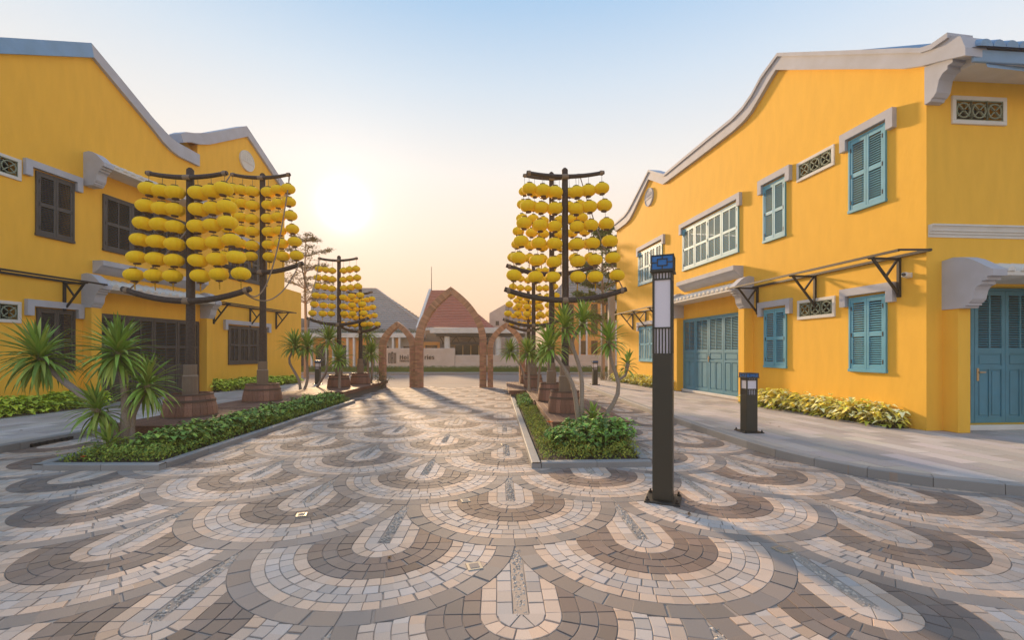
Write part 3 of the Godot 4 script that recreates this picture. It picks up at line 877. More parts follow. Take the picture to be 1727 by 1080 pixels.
func buildings() -> void:
	var d := Vector3(-0.1459, 0, -1).normalized()
	var fr := Transform3D(Basis(-d, Vector3.UP, (-d).cross(Vector3.UP)), Vector3(7.80, WALK_Y, -8.154))
	var b := thing("yellow_shophouse", "bright yellow two-storey house with blue louvred shutters and grey gable trim", "house", fr, "yellow shophouses")
	var I := Transform3D.IDENTITY
	var g := -1.0
	var low := [[0.0, 6.89], [0.36, 7.05], [1.76, 7.95], [3.69, 9.18], [3.97, 9.02], [4.32, 8.79], [4.69, 8.57], [5.0, 8.47], [5.49, 8.42], [6.73, 8.42], [8.22, 8.44], [9.98, 8.47], [11.32, 9.22], [12.93, 8.24], [13.35, 8.04], [13.8, 7.96], [15.2, 7.95]]
	var up := [[0.0, 7.19], [0.23, 7.32], [1.7, 8.28], [3.58, 9.52], [4.2, 9.3], [4.6, 9.02], [5.0, 8.86], [5.5, 8.79], [6.73, 8.80], [8.3, 8.80], [9.83, 8.79], [11.21, 9.55], [12.9, 8.72], [13.4, 8.50], [13.9, 8.38], [15.3, 8.34]]
	var wins := [[0.74, 1.58, 4.60, 6.21, 2], [3.42, 4.25, 4.60, 6.19, 2], [5.31, 8.55, 4.60, 6.17, 4], [10.16, 12.47, 4.62, 6.15, 4], [0.73, 1.57, 1.07, 2.69, 2], [3.39, 4.21, 1.07, 2.68, 2], [10.18, 12.37, 1.07, 2.66, 4]]
	var holes := [[1.97, 3.03, 5.87, 6.32], [1.95, 3.01, 2.33, 2.78], [5.22, 8.45, 0.12, 2.70]]
	for e in wins:
		holes.append([e[0] + 0.02, e[1] - 0.02, e[2] + 0.02, e[3] - 0.02])
	pierced_wall(b, I, g, [[0.0, 0.0], [15.2, 0.0]], low, holes, -0.30, 0.0)
	band(b, "rear_wall", I, g, [[-0.7, 0.0], [15.2, 0.0]], [[-0.7, 6.5]] + up.slice(1, 15) + [[15.2, 8.3]], -9.2, -8.95, M.inside_plaster)
	box_part(b, "far_wall", I, Vector3(-15.19, 0, -9.0), Vector3(-14.95, 7.9, -0.31), M.yellow_wall, 0.002)
	box_part(b, "upper_floor", I, Vector3(-14.94, 3.25, -8.9), Vector3(-0.32, 3.5, -0.31), M.inside_plaster, 0.002)
	# the eave end of the gable trim curls up past the corner
	var low2 := [[-0.69, 6.60], [-0.4, 6.72], [0.0, 6.87]] + low.slice(1)
	var up2 := [[-0.69, 6.74], [-0.62, 6.98], [-0.45, 7.12], [-0.18, 7.10], [0.0, 7.16]] + up.slice(1)
	band(b, "gable_trim", I, g, low2, up2, -0.36, 0.10, M.grey_trim)
	var lip_lo := []; var lip_hi := []
	for e in up2.slice(2):
		lip_lo.append([e[0], e[1] - 0.05]); lip_hi.append([e[0], e[1] + 0.045])
	band(b, "coping", I, g, lip_lo, lip_hi, -0.40, 0.145, M.grey_trim)
	band(b, "eave_corbel", I, g, [[0.0, 6.14], [-0.10, 6.15], [-0.12, 6.19], [-0.15, 6.2], [-0.20, 6.26], [-0.22, 6.36], [-0.24, 6.46], [-0.30, 6.54], [-0.38, 6.57], [-0.38, 6.63], [-0.46, 6.64], [-0.46, 6.73]], [[0.0, 6.85]], -0.26, 0.045, M.grey_trim)
	roof_sheet(b, I, g, up2, -9.0, -0.36, 0.3)
	for e in wins:
		window(b, I, g, e[0], e[1], e[2], e[3], e[4], M.blue_paint)
	for e in [[0.55, 1.74, 6.41], [3.22, 4.39, 6.40], [5.18, 8.70, 6.40], [9.95, 12.55, 6.40], [0.55, 1.74, 2.90], [3.20, 4.39, 2.90], [10.0, 12.52, 2.88]]:
		lintel(b, I, g, e[0], e[1], e[2], M.grey_trim)
	vent(b, I, -3.05, -1.95, 5.85, 6.34, M.white_trim); vent(b, I, -3.03, -1.93, 2.31, 2.80, M.white_trim)
	medallion(b, I, -11.34, 8.42, 0.40, M.grey_trim)
	ledge(b, I, -8.45, -5.12, 4.13, M.grey_trim)
	box_part(b, "pilaster", I, Vector3(-4.95, 0, -0.01), Vector3(-4.68, 2.785, 0.30), M.yellow_wall); box_part(b, "pilaster", I, Vector3(-8.75, 0, -0.01), Vector3(-8.48, 2.785, 0.30), M.yellow_wall)
	canopy(b, I, -8.78, -4.65, 0.0, M.grey_trim)
	var dr := open_frame(b, I, -8.47, -5.20, 0.10, 2.72, -0.02, 0.05, 0.035, M.blue_door)
	for k in 4:
		shutter(dr, -8.44 + k * 0.805, 0.13, 0.016, 0.795, 2.55, "door", M.blue_door)
	var kn := MB.new(); kn.bbox(Vector3(-6.85, 1.15, 0.045), Vector3(-6.81, 1.36, 0.065), 0.005); kn.bar(Vector3(-6.83, 1.28, 0.08), Vector3(-6.72, 1.28, 0.08), 0.02, 0.02)
	part(dr, "handle", kn.mesh(), M.brass)
	box_part(b, "door_step", I, Vector3(-8.47, 0.0, -0.02), Vector3(-4.96, 0.098, 0.12), M.white_trim)
	# the end wall towards the camera, a little out of square
	var e1 := Vector3(1, 0, -0.0733).normalized()
	var fs := fr.affine_inverse() * Transform3D(Basis(e1, Vector3.UP, e1.cross(Vector3.UP)), Vector3(7.80, WALK_Y, -8.154))
	pierced_wall(b, fs, 1.0, [[0.022, 0.0], [9.0, 0.0]], [[0.022, 6.9], [9.0, 6.9]], [[0.56, 1.56, 5.86, 6.27], [0.555, 2.62, 0.10, 2.74]], -0.3, 0.0)
	var cor := MB.new()
	cor.xf = Transform3D(Basis(Vector3(0, 0, 1), Vector3(0, 1, 0), Vector3(-1, 0, 0)), Vector3(0.03, 0, 0))
	cor.prism(PackedVector2Array([Vector2(-0.01, 3.88), Vector2(0.10, 3.88), Vector2(0.10, 3.85), Vector2(0.075, 3.84), Vector2(0.06, 3.79), Vector2(0.06, 3.76), Vector2(0.035, 3.745), Vector2(0.035, 3.71), Vector2(0.012, 3.70), Vector2(0.012, 3.65), Vector2(-0.01, 3.65)]), -9.0, 0.0)
	part(b, "cornice", cor.mesh(), M.white_trim, fs)
	vent(b, fs, 0.50, 1.62, 5.80, 6.33, M.white_trim)
	canopy(b, fs, 0.31, 2.95, -0.50, M.grey_trim, 0.82)
	box_part(b, "pilaster", fs, Vector3(0.33, 0, -0.01), Vector3(0.575, 2.285, 0.27), M.yellow_wall); box_part(b, "pilaster", fs, Vector3(2.64, 0, -0.01), Vector3(2.91, 2.285, 0.27), M.yellow_wall)
	var sd := open_frame(b, fs, 0.56, 2.62, 0.10, 2.735, -0.29, -0.19, 0.02, M.blue_door)
	for k in 3:
		shutter(sd, 0.58 + k * 0.655, 0.12, -0.23, 0.648, 2.56, "door", M.blue_door)
	var hd := MB.new(); hd.bbox(Vector3(1.27, 0.92, -0.20), Vector3(1.315, 1.17, -0.185), 0.005); hd.bar(Vector3(1.295, 1.09, -0.165), Vector3(1.42, 1.09, -0.165), 0.022, 0.022)
	part(sd, "handle", hd.mesh(), M.brass)
	box_part(b, "door_step", fs, Vector3(0.585, 0.0, -0.24), Vector3(2.61, 0.098, 0.05), M.white_trim)
	# eave of the end wall: soffit, gutter board, barrel tiles
	var ev := MB.new()
	ev.xf = Transform3D(Basis(Vector3(0, 0, 1), Vector3(0, 1, 0), Vector3(-1, 0, 0)), Vector3(0.26, 0, 0))
	ev.prism(PackedVector2Array([Vector2(-0.3, 6.98), Vector2(-0.3, 6.62), Vector2(0.0, 6.62), Vector2(0.60, 6.53), Vector2(0.62, 6.53), Vector2(0.62, 6.67), Vector2(0.0, 6.97)]), -8.7, 0.0)
	part(b, "eave", ev.mesh(), M.white_trim, fs)
	box_part(b, "gutter_board", fs, Vector3(0.13, 6.52, 0.63), Vector3(9.0, 6.74, 0.67), M.roof_grey, 0.01)
	var tm := MB.new()
	for i in 8:
		var a0 := PI * i / 8; var a1 := PI * (i + 1) / 8
		var p := func(a: float, s: float) -> Vector3: return Vector3(cos(a) * 0.115, sin(a) * 0.125 + s * 0.62, -s)
		tm.quad(p.call(a0, 0.0), p.call(a1, 0.0), p.call(a1, 3.6), p.call(a0, 3.6))
		tm.tri(Vector3.ZERO, p.call(a0, 0.0), p.call(a1, 0.0))
	var tms := tm.mesh()
	for k in 36:
		part(b, "roof_tile", tms, M.roof_grey, fs * Transform3D(Basis.IDENTITY, Vector3(0.30 + k * 0.245, 6.75, 0.74)))
	var pan := MB.new(); pan.quad(Vector3(0.1, 6.75, 0.70), Vector3(9.0, 6.75, 0.70), Vector3(9.0, 6.69 + 3.6 * 0.62, -2.9), Vector3(0.1, 6.69 + 3.6 * 0.62, -2.9))
	part(b, "tile_bed", pan.mesh(), M.roof_grey, fs)
	awning("awning_frame", fr, g, -0.10, 4.85, 3.36, [0.48, 2.48, 4.48], "long black steel awning frame over lower blue shutters near the corner")
	awning("awning_frame", fr, g, 9.6, 13.7, 3.36, [10.1, 11.7, 13.1], "black steel awning frame at the far end of the blue shuttered house")
	# ---- left house
	var dl := Vector3(0.1116, 0, -1).normalized()
	var fl := Transform3D(Basis(dl, Vector3.UP, dl.cross(Vector3.UP)), Vector3(-12.327, WALK_Y, -8.0))
	var a := thing("yellow_shophouse", "yellow two-storey house in shade with dark brown louvred shutters", "house", fl, "yellow shophouses")
	g = 1.0
	var l1 := [[0.2, 7.15], [2.23, 8.53], [4.23, 9.79], [4.98, 9.33], [5.92, 8.76], [6.4, 8.44], [6.7, 8.30], [7.0, 8.24], [7.83, 8.26]]
	var lwins := [[2.92, 3.79, 4.45, 6.07, 2], [4.53, 7.80, 4.45, 6.07, 4], [9.32, 11.55, 4.45, 6.06, 4], [2.94, 3.81, 1.0, 2.61, 2], [9.29, 11.55, 1.0, 2.56, 4]]
	var lh := [[1.52, 2.59, 5.71, 6.15], [1.52, 2.59, 2.23, 2.67], [4.32, 7.80, 0.05, 2.57]]
	for e in lwins:
		lh.append([e[0] + 0.02, e[1] - 0.02, e[2] + 0.02, e[3] - 0.02])
	pierced_wall(a, I, g, [[0.2, 0.0], [7.83, 0.0]], l1, lh.filter(func(e): return e[1] < 7.9), -0.30, 0.0)
	band(a, "rear_wall", I, g, [[0.2, 0.0], [12.85, 0.0]], [[0.2, 7.4], [2.23, 8.8], [4.16, 10.0], [6.0, 9.0], [7.05, 8.95], [8.2, 9.6], [10.22, 10.9], [12.85, 9.4]], -9.2, -8.95, M.inside_plaster)
	box_part(a, "far_wall", I, Vector3(12.6, 0, -8.99), Vector3(12.84, 9.0, -0.32), M.yellow_wall, 0.002)
	box_part(a, "near_wall", I, Vector3(0.21, 0, -8.99), Vector3(0.45, 7.1, -0.31), M.yellow_wall, 0.002)
	box_part(a, "upper_floor", I, Vector3(0.46, 3.2, -8.99), Vector3(12.59, 3.4, -0.33), M.inside_plaster, 0.002)
	var u1 := [[0.1, 7.44], [2.23, 8.91], [4.16, 10.15], [5.0, 9.66], [6.0, 9.05], [6.5, 8.80], [6.85, 8.69], [7.83, 8.68]]
	band(a, "gable_trim", I, g, [[0.1, 7.08]] + l1.slice(1, 3), u1.slice(0, 3), -0.36, 0.10, M.sky_tinted_trim)  # near slope of the same trim, sky tint put into its colour
	band(a, "gable_trim", I, g, l1.slice(2), u1.slice(2), -0.36, 0.10, M.grey_trim)
	roof_sheet(a, I, g, u1, -9.0, -0.36, 0.3)
	var l2 := [[7.83, 9.1], [8.3, 9.3], [10.29, 10.59], [12.85, 9.06]]
	pierced_wall(a, I, g, [[7.835, 0.0], [12.85, 0.0]], l2, lh.filter(func(e): return e[1] > 7.9), -0.31, -0.004)
	var u2 := [[7.05, 9.06], [7.25, 9.22], [7.6, 9.36], [8.2, 9.66], [10.22, 10.97], [13.0, 9.36]]
	band(a, "gable_trim", I, g, [[7.15, 8.80], [7.5, 8.98], [7.83, 9.06], [8.3, 9.28], [10.29, 10.57], [13.0, 8.98]], u2, -0.37, 0.09, M.grey_trim)
	roof_sheet(a, I, g, u2, -9.0, -0.37, 0.3)
	box_part(a, "end_wall", I, Vector3(7.84, 3.45, -8.9), Vector3(8.1, 9.25, -0.32), M.yellow_wall, 0.002)
	band(a, "eave_corbel", I, g, [[7.835, 8.55], [7.6, 8.75], [7.35, 8.80]], [[7.35, 8.95], [7.83, 9.05]], -0.30, 0.0, M.yellow_wall)
	band(a, "boundary_wall", I, g, [[12.86, 0.0], [14.2, 0.0]], [[12.86, 4.56], [14.2, 4.50]], -0.25, -0.01, M.yellow_wall)
	for e in lwins:
		window(a, I, g, e[0], e[1], e[2], e[3], e[4], M.brown_paint)
	for e in [[2.67, 3.95, 6.27], [2.70, 3.98, 2.80], [9.05, 11.75, 2.77], [9.08, 11.78, 6.27]]:
		lintel(a, I, g, e[0], e[1], e[2], M.grey_trim)
	vent(a, I, 1.48, 2.63, 5.67, 6.19, M.white_trim); vent(a, I, 1.48, 2.63, 2.19, 2.71, M.white_trim)
	medallion(a, I, 10.31, 9.54, 0.42, M.white_trim)
	ledge(a, I, 4.27, 7.95, 4.08, M.grey_trim)
	box_part(a, "pilaster", I, Vector3(4.0, 0, -0.01), Vector3(4.27, 2.725, 0.30), M.yellow_wall); box_part(a, "pilaster", I, Vector3(7.92, 0, -0.01), Vector3(8.19, 2.725, 0.30), M.yellow_wall)
	canopy(a, I, 3.98, 8.22, -0.06, M.grey_trim)
	canopy(a, I, 4.03, 8.18, 3.33, M.grey_trim)
	var ld := open_frame(a, I, 4.30, 7.86, 0.02, 2.60, -0.02, 0.05, 0.035, M.brown_paint)
	for k in 4:
		shutter(ld, 4.34 + k * 0.875, 0.05, 0.016, 0.865, 2.50, "dark_door", M.brown_paint)
	awning("awning_frame", fl, g, -0.6, 4.05, 3.34, [0.3, 1.75, 3.55], "black steel awning frame beside the dark brown doors, cut by the picture edge")
	awning("awning_frame", fl, g, 8.25, 12.65, 3.34, [8.55, 10.5, 12.2], "black steel awning frame over the far brown window behind a mast")
	# a security camera on a wall bracket
	var cc := thing("security_camera", "small white security camera on the yellow wall under the awning corner", "camera", fr * Transform3D(Basis(Vector3.UP, 0.3), Vector3(-0.30, 2.98, 0.0)))
	box_part(cc, "mount", I, Vector3(-0.05, -0.05, -0.03), Vector3(0.05, 0.05, 0.04), M.white_trim)
	box_part(cc, "body", I, Vector3(-0.045, -0.045, 0.04), Vector3(0.045, 0.045, 0.22), M.white_trim, 0.015)
	var ln := MB.new(); ln.xf = Transform3D(Basis(Vector3.RIGHT, PI / 2), Vector3(0, 0, 0.22)); ln.lathe(PackedVector2Array([Vector2(0.034, 0), Vector2(0.034, 0.012), Vector2(0.001, 0.012)]), 12)
	part(cc, "lens", ln.mesh(), M.dark_glass)

# ---------------------------------------------------------------- brick gateway
func brick_box(mb: MB, lo: Vector3, hi: Vector3) -> void:
	var s := rng.randf_range(0.7, 1.2)
	mb.col = Color(0.60 * s, 0.31 * s * rng.randf_range(0.9, 1.15), 0.19 * s)
	mb.box(lo, hi)

func arch(called: String, label: String, x0: float, x1: float, spring: float, peak: float, t: float, depth: float, z: float) -> void:
	var o := thing(called, label, "arch", Transform3D(Basis(Vector3.UP, 0.03), Vector3((x0 + x1) / 2, 0, -z)), "brick arches of the gateway")
	var a := (x1 - x0) / 2
	var core := MB.new()
	for s in [-1.0, 1.0]:
		var k: float = s
		var lo := Vector3(minf(k * a, k * (a - t)), 0, -depth / 2); var hi := Vector3(maxf(k * a, k * (a - t)), spring, depth / 2)
		core.box(lo + Vector3(0.006, 0, 0.006), hi - Vector3(0.006, 0, 0.006))
		var leg := MB.new()
		var y := 0.0; var row := 0
		while y < spring - 0.02:
			var y1 := minf(y + 0.066, spring)
			var cut := (0.34 if row % 2 else 0.66)
			var xm := lerpf(lo.x, hi.x, cut)
			var zm := lerpf(lo.z, hi.z, 0.5)
			brick_box(leg, Vector3(lo.x, y, zm + 0.004), Vector3(xm - 0.004, y1, hi.z)); brick_box(leg, Vector3(xm + 0.004, y, zm + 0.004), Vector3(hi.x, y1, hi.z))
			brick_box(leg, Vector3(lo.x, y, lo.z), Vector3(hi.x, y1, zm - 0.004))
			y += 0.076; row += 1
		part(o, "leg_bricks", leg.mesh(), M.brick, Transform3D.IDENTITY, "stuff")
	# each half of the pointed arch follows a curve that leaves the leg upright and leans to the point
	var x_edge := a - t / 2; var top := peak - t * 0.62
	var c0 := Vector2(x_edge, spring); var c1 := Vector2(x_edge * 0.93, spring + (top - spring) * 0.56); var c2 := Vector2(0, top)
	for s in [-1.0, 1.0]:
		var k: float = s
		var vb := MB.new()
		var hz := depth / 2 - (0.003 if k > 0 else 0.0)
		var n := int((c1 - c0).length() * 1.06 / 0.078 + (c2 - c1).length() / 0.078)
		for i in n:
			var q := PackedVector2Array()
			var sc := rng.randf_range(0.78, 1.2); vb.col = Color(0.64 * sc, 0.37 * sc, 0.23 * sc)
			for e in [[i + 0.03, -0.5], [i + 0.03, 0.5], [i + 0.97, 0.5], [i + 0.97, -0.5]]:
				var tt: float = e[0] / n
				var p := c0.lerp(c1, tt).lerp(c1.lerp(c2, tt), tt)
				var tan := (c1.lerp(c2, tt) - c0.lerp(c1, tt)).normalized()
				var nrm := Vector2(tan.y, -tan.x)
				var w: float = t * lerpf(1.0, 0.86, tt)
				var pp: Vector2 = p + nrm * w * e[1]
				q.append(Vector2(maxf(pp.x, 0.001) * k, pp.y))
			vb.prism(q, -hz, hz)
		var tan2 := (c2 - c1).normalized(); var top_out := c2 + Vector2(tan2.y, -tan2.x) * t * 0.43
		vb.prism(PackedVector2Array([Vector2(0.0, c2.y - 0.02), Vector2(top_out.x * k, top_out.y), Vector2(0.0, top_out.y + top_out.x * absf(tan2.y / tan2.x))]), -hz + 0.004, hz - 0.004)
		part(o, "arch_bricks", vb.mesh(), M.brick, Transform3D.IDENTITY, "stuff")
	part(o, "mortar_core", core.mesh(), M.mortar)

func gateway() -> void:
	arch("brick_arch", "tall pointed brick arch at the end of the plaza", -4.38, -1.17, 2.20, 4.60, 0.31, 0.46, 19.8)
	arch("brick_arch", "low pointed brick arch joined to the tall arch, before the sign wall", -6.06, -4.42, 1.85, 3.03, 0.25, 0.42, 19.9)
	arch("brick_arch", "low pointed brick arch joined to the tall arch, behind the hanging lanterns", -1.11, 0.58, 1.82, 2.98, 0.25, 0.42, 19.7)

# ---------------------------------------------------------------- across the road
func slab(o: Node, called: String, lo: Vector3, hi: Vector3, m: Material, r := 0.01) -> MeshInstance3D:
	var mb := MB.new(); mb.bbox(lo, hi, r)
	return part(o, called, mb.mesh(), m)

func tiled_slope(o: Node, a: Vector3, b: Vector3, c: Vector3, d: Vector3, rows: int, m: Material) -> void:
	# a to b the eave, d to c the ridge; each course laps the one below
	var mb := MB.new()
	var nn := (b - a).cross(d - a).normalized()
	for k in rows:
		var t0 := float(k) / rows; var t1 := float(k + 1) / rows
		var p := a.lerp(d, t0) + nn * 0.10; var q := b.lerp(c, t0) + nn * 0.10
		var p1 := a.lerp(d, t1); var q1 := b.lerp(c, t1)
		var s := rng.randf_range(0.9, 1.08); mb.col = Color(s, s, s)
		mb.quad(p, q, q1, p1)
		mb.quad(a.lerp(d, t0), b.lerp(c, t0), q, p)
	part(o, "tile_course", mb.mesh(), m, Transform3D.IDENTITY, "stuff")

func far_window(o: Node, x0: float, x1: float, y0: float, y1: float, z: float) -> void:
	var mb := MB.new()
	mb.box(Vector3(x0 - 0.06, y0 - 0.06, z - 0.05), Vector3(x1 + 0.06, y0, z + 0.05)); mb.box(Vector3(x0 - 0.06, y1, z - 0.05), Vector3(x1 + 0.06, y1 + 0.06, z + 0.05))
	mb.box(Vector3(x0 - 0.06, y0, z - 0.05), Vector3(x0, y1, z + 0.05)); mb.box(Vector3(x1, y0, z - 0.05), Vector3(x1 + 0.06, y1, z + 0.05))
	mb.box(Vector3((x0 + x1) / 2 - 0.03, y0, z - 0.04), Vector3((x0 + x1) / 2 + 0.03, y1, z + 0.04))
	var w := part(o, "window", mb.mesh(), M.sign_ink)
	slab(w, "pane", Vector3(x0, y0, z - 0.02), Vector3(x1, y1, z + 0.02), M.dark_glass, 0.001)

func far_side() -> void:
	# the low sign wall
	var s := thing("sign_wall", "beige garden wall with dark emblem and lettering behind the brick arch", "wall", at(0, 0.1, 36.0))
	slab(s, "wall", Vector3(-11.4, 0, -0.25), Vector3(-4.76, 1.84, 0.0), M.sign_wall, 0.03)
	slab(s, "wall", Vector3(-4.755, 0, -0.35), Vector3(8.0, 1.27, -0.06), M.sign_wall, 0.03)
	slab(s, "coping", Vector3(-11.4, 1.50, -0.01), Vector3(-4.76, 1.52, 0.012), M.sign_wall, 0.002)
	slab(s, "wall_base", Vector3(-4.75, 0.0, -0.05), Vector3(8.0, 0.62, 0.05), M.sign_wall, 0.02)
	var em := MB.new()
	var ex := -9.95; var ey := 1.02
	for k in 6:  # an emblem of upright strokes joined by a cross stroke
		var xx := ex + (k - 2.5) * 0.115
		var hh: float = [0.40, 0.36, 0.46, 0.46, 0.36, 0.40][k]
		em.bbox(Vector3(xx - 0.03, ey - hh, 0.0), Vector3(xx + 0.03, ey + hh, 0.03), 0.004)
	em.box(Vector3(ex - 0.06, ey - 0.05, 0.0), Vector3(ex + 0.06, ey + 0.03, 0.028))
	for sx in [-1.0, 1.0]:
		for sy in [-1.0, 1.0]:
			em.box(Vector3(ex + sx * 0.23 - 0.09, ey + sy * 0.39 - 0.03, 0.0), Vector3(ex + sx * 0.23 + 0.09, ey + sy * 0.39 + 0.03, 0.026))
	em.box(Vector3(ex - 0.05, ey + 0.40, 0.0), Vector3(ex + 0.05, ey + 0.52, 0.026))
	part(s, "emblem", em.mesh(), M.sign_ink)
	var font := SystemFont.new(); font.font_names = PackedStringArray(["Droid Sans"]); font.font_weight = 700
	for e in [["Hoi A", -9.36, 1.08, 46, 0.0105], ["ries", -7.30, 1.08, 46, 0.0105], ["TRIBUTE", -9.36, 0.78, 24, 0.0085]]:
		var tx := TextMesh.new()
		tx.text = e[0]; tx.font = font; tx.font_size = e[3]; tx.pixel_size = e[4]; tx.depth = 0.03; tx.horizontal_alignment = HORIZONTAL_ALIGNMENT_LEFT; tx.vertical_alignment = VERTICAL_ALIGNMENT_CENTER
		part(s, "lettering", tx, M.sign_ink, Transform3D(Basis.IDENTITY, Vector3(e[1], e[2], 0.015)))
	# the clipped hedge along the verge
	for e in [[-22.0, 0.0, "low clipped hedge along the road before the sign wall"], [0.0, 22.0, "low clipped hedge along the road before the orange building"]]:
		var hd := MB.new(); hd.col = Color(0.12, 0.19, 0.035); hd.box(Vector3(e[0], 0, -33.3), Vector3(e[1], 0.33, -32.75))
		for k in 9000:
			var p := Vector3(rng.randf_range(e[0], e[1]), rng.randf() ** 0.7 * 0.42, rng.randf_range(-33.4, -32.6))
			var d := Vector3(rng.randf_range(-1, 1), rng.randf_range(-0.2, 1), rng.randf_range(-0.6, 1)).normalized()
			var sc := rng.randf_range(0.6, 1.3); hd.col = Color(0.12 * sc, 0.19 * sc, 0.035 * sc)
			leaf(hd, p, d, 0.11, 0.06, 0.2)
		var ho := solo("hedge", hd.mesh(), M.leaf_small, e[2], "hedge", at(0, 0.1, 0))
		ho.set_meta("group", "hedges along the road")
	# low orange shops
	var o := thing("shop_row", "low orange shop row with white posts and planted flat roof", "building", at(0, 0.1, 40.0))
	slab(o, "wall", Vector3(-26, 0, -3.0), Vector3(-13.0, 2.85, -0.5), M.orange_wall)
	slab(o, "grey_wall", Vector3(-12.99, 0, -2.9), Vector3(-8.7, 2.85, -0.6), M.concrete)
	slab(o, "fascia", Vector3(-26, 2.86, -3.0), Vector3(-8.5, 3.28, 0.1), M.white_trim, 0.02)
	for x in [-25.4, -23.6, -21.4, -18.5, -17.1, -16.5, -15.2, -14.6, -13.1, -11.0, -10.4, -8.8]:
		slab(o, "post", Vector3(x - 0.09, 0, -0.15), Vector3(x + 0.09, 2.855, 0.05), M.white_trim, 0.01)
	for x in [-24.6, -22.4, -19.6, -17.8, -15.9, -13.8]:
		far_window(o, x - 0.45, x + 0.45, 0.1, 2.1, -0.48)
	for x in [-12.0, -9.7]:
		far_window(o, x - 0.4, x + 0.4, 1.2, 2.0, -0.58)
	slab(o, "orange_panel", Vector3(-10.9, 1.6, -0.59), Vector3(-10.5, 2.84, -0.52), M.orange_wall)
	var pl := MB.new()
	for k in 2600:
		var p := Vector3(rng.randf_range(-26, -9), 3.28 + rng.randf() * 0.35, rng.randf_range(-1.2, 0.0))
		var sc := rng.randf_range(0.5, 1.2); pl.col = Color(0.06 * sc, 0.105 * sc, 0.03 * sc)
		leaf(pl, p, Vector3(rng.randf_range(-1, 1), rng.randf_range(-0.6, 0.8), rng.randf_range(0, 1)).normalized(), 0.22, 0.08, 0.3)
	part(o, "roof_planting", pl.mesh(), M.leaf_small, Transform3D.IDENTITY, "stuff")
	# the grey roofed hall behind
	var h := thing("grey_hall", "large hall with a broad grey roof behind the orange shops", "building", at(0, 0.1, 48.0))
	slab(h, "wall", Vector3(-24.0, 0, -9.0), Vector3(-10.2, 4.3, -0.6), M.concrete)
	slab(h, "annex_wall", Vector3(-30.0, 0, -6.0), Vector3(-24.05, 5.4, -1.0), M.concrete)
	var ge := MB.new(); ge.tri(Vector3(-22.5, 3.6, 0), Vector3(-24.4, 9.2, -5), Vector3(-26.3, 3.6, -10))
	part(h, "gable_end", ge.mesh(), M.concrete)
	tiled_slope(h, Vector3(-22.5, 3.6, 0), Vector3(-8.6, 3.6, 0), Vector3(-16.6, 9.2, -5.0), Vector3(-24.4, 9.2, -5.0), 22, M.slate)
	tiled_slope(h, Vector3(-8.6, 3.6, 0), Vector3(-8.6, 3.6, -10), Vector3(-16.6, 9.2, -5.0), Vector3(-16.6, 9.2, -5.0), 22, M.slate)
	var rg := MB.new(); rg.bar(Vector3(-24.4, 9.25, -5.0), Vector3(-16.6, 9.25, -5.0), 0.3, 0.2); rg.bar(Vector3(-16.6, 9.25, -5.0), Vector3(-8.6, 3.7, 0.0), 0.25, 0.16)
	part(h, "ridge", rg.mesh(), M.slate)
	# red roofed pavilion with the white entrance canopy
	var p := thing("red_roof_pavilion", "pavilion with steep red tiled roof and white verge seen through the arch", "building", at(0, 0.1, 42.0))
	tiled_slope(p, Vector3(-9.0, 3.95, 0), Vector3(-1.75, 3.85, 0), Vector3(-6.75, 8.1, -4.0), Vector3(-8.55, 8.1, -4.0), 24, M.red_tile)
	tiled_slope(p, Vector3(-1.75, 3.85, 0), Vector3(-1.75, 3.85, -8), Vector3(-6.75, 8.1, -4.0), Vector3(-6.75, 8.1, -4.0), 24, M.red_tile)
	var vg := MB.new(); vg.bar(Vector3(-9.15, 3.8, 0.1), Vector3(-8.68, 8.12, -4.0), 0.24, 0.3)
	part(p, "verge_board", vg.mesh(), M.white_trim)
	slab(p, "wall", Vector3(-9.0, 0, -8), Vector3(-1.9, 3.9, -0.9), M.concrete)
	slab(p, "fascia", Vector3(-9.1, 3.66, -0.3), Vector3(-1.7, 3.85, -0.02), M.white_trim)
	var ant := MB.new(); ant.tube(PackedVector3Array([Vector3(-8.55, 8.1, -4), Vector3(-8.55, 10.6, -4)]), PackedFloat32Array([0.045, 0.025]), 6)
	part(p, "lightning_rod", ant.mesh(), M.iron)
	var c := thing("entrance_canopy", "white flat entrance canopy on dark steel trusses in front of red roof", "canopy", at(0, 0.1, 39.0))
	slab(c, "roof_edge", Vector3(-7.4, 3.22, -3.0), Vector3(1.0, 3.72, 0.0), M.white_trim, 0.02)
	slab(c, "beam", Vector3(-6.9, 2.96, -2.7), Vector3(1.2, 3.2, -0.2), M.iron)
	slab(c, "lower_beam", Vector3(-6.4, 2.22, -0.9), Vector3(-1.9, 2.45, -0.6), M.iron)
	for k in 6:
		var tb := MB.new(); var x := -6.3 + k * 0.75
		tb.bar(Vector3(x, 2.4, -0.7), Vector3(x + (0.5 if k % 2 else -0.35), 3.0, -0.7), 0.08, 0.08)
		part(c, "truss_bar", tb.mesh(), M.iron)
	for x in [-5.92, -1.25, 0.15]:
		var cl := MB.new(); cl.lathe(PackedVector2Array([Vector2(0.27, 0), Vector2(0.27, 3.0)]), 20)
		part(c, "column", cl.mesh(), M.white_trim, Transform3D(Basis.IDENTITY, Vector3(x, 0, -0.6)))
	slab(c, "glass_front", Vector3(-5.5, 0, -2.6), Vector3(-2.4, 2.2, -2.5), M.dark_glass)
	for k in 5:
		slab(c, "door_post", Vector3(-5.5 + k * 0.76, 0, -2.49), Vector3(-5.42 + k * 0.76, 2.2, -2.42), M.brass)
	slab(c, "side_wall", Vector3(-8.6, 0, -2.6), Vector3(-6.9, 2.5, -2.4), M.orange_wall)
	far_window(c, -8.2, -7.2, 1.3, 2.1, -2.38)
	# concrete house with one window
	var q := thing("concrete_house", "plain beige concrete house with one small window behind the lanterns", "building", at(0, 0.1, 48.0))
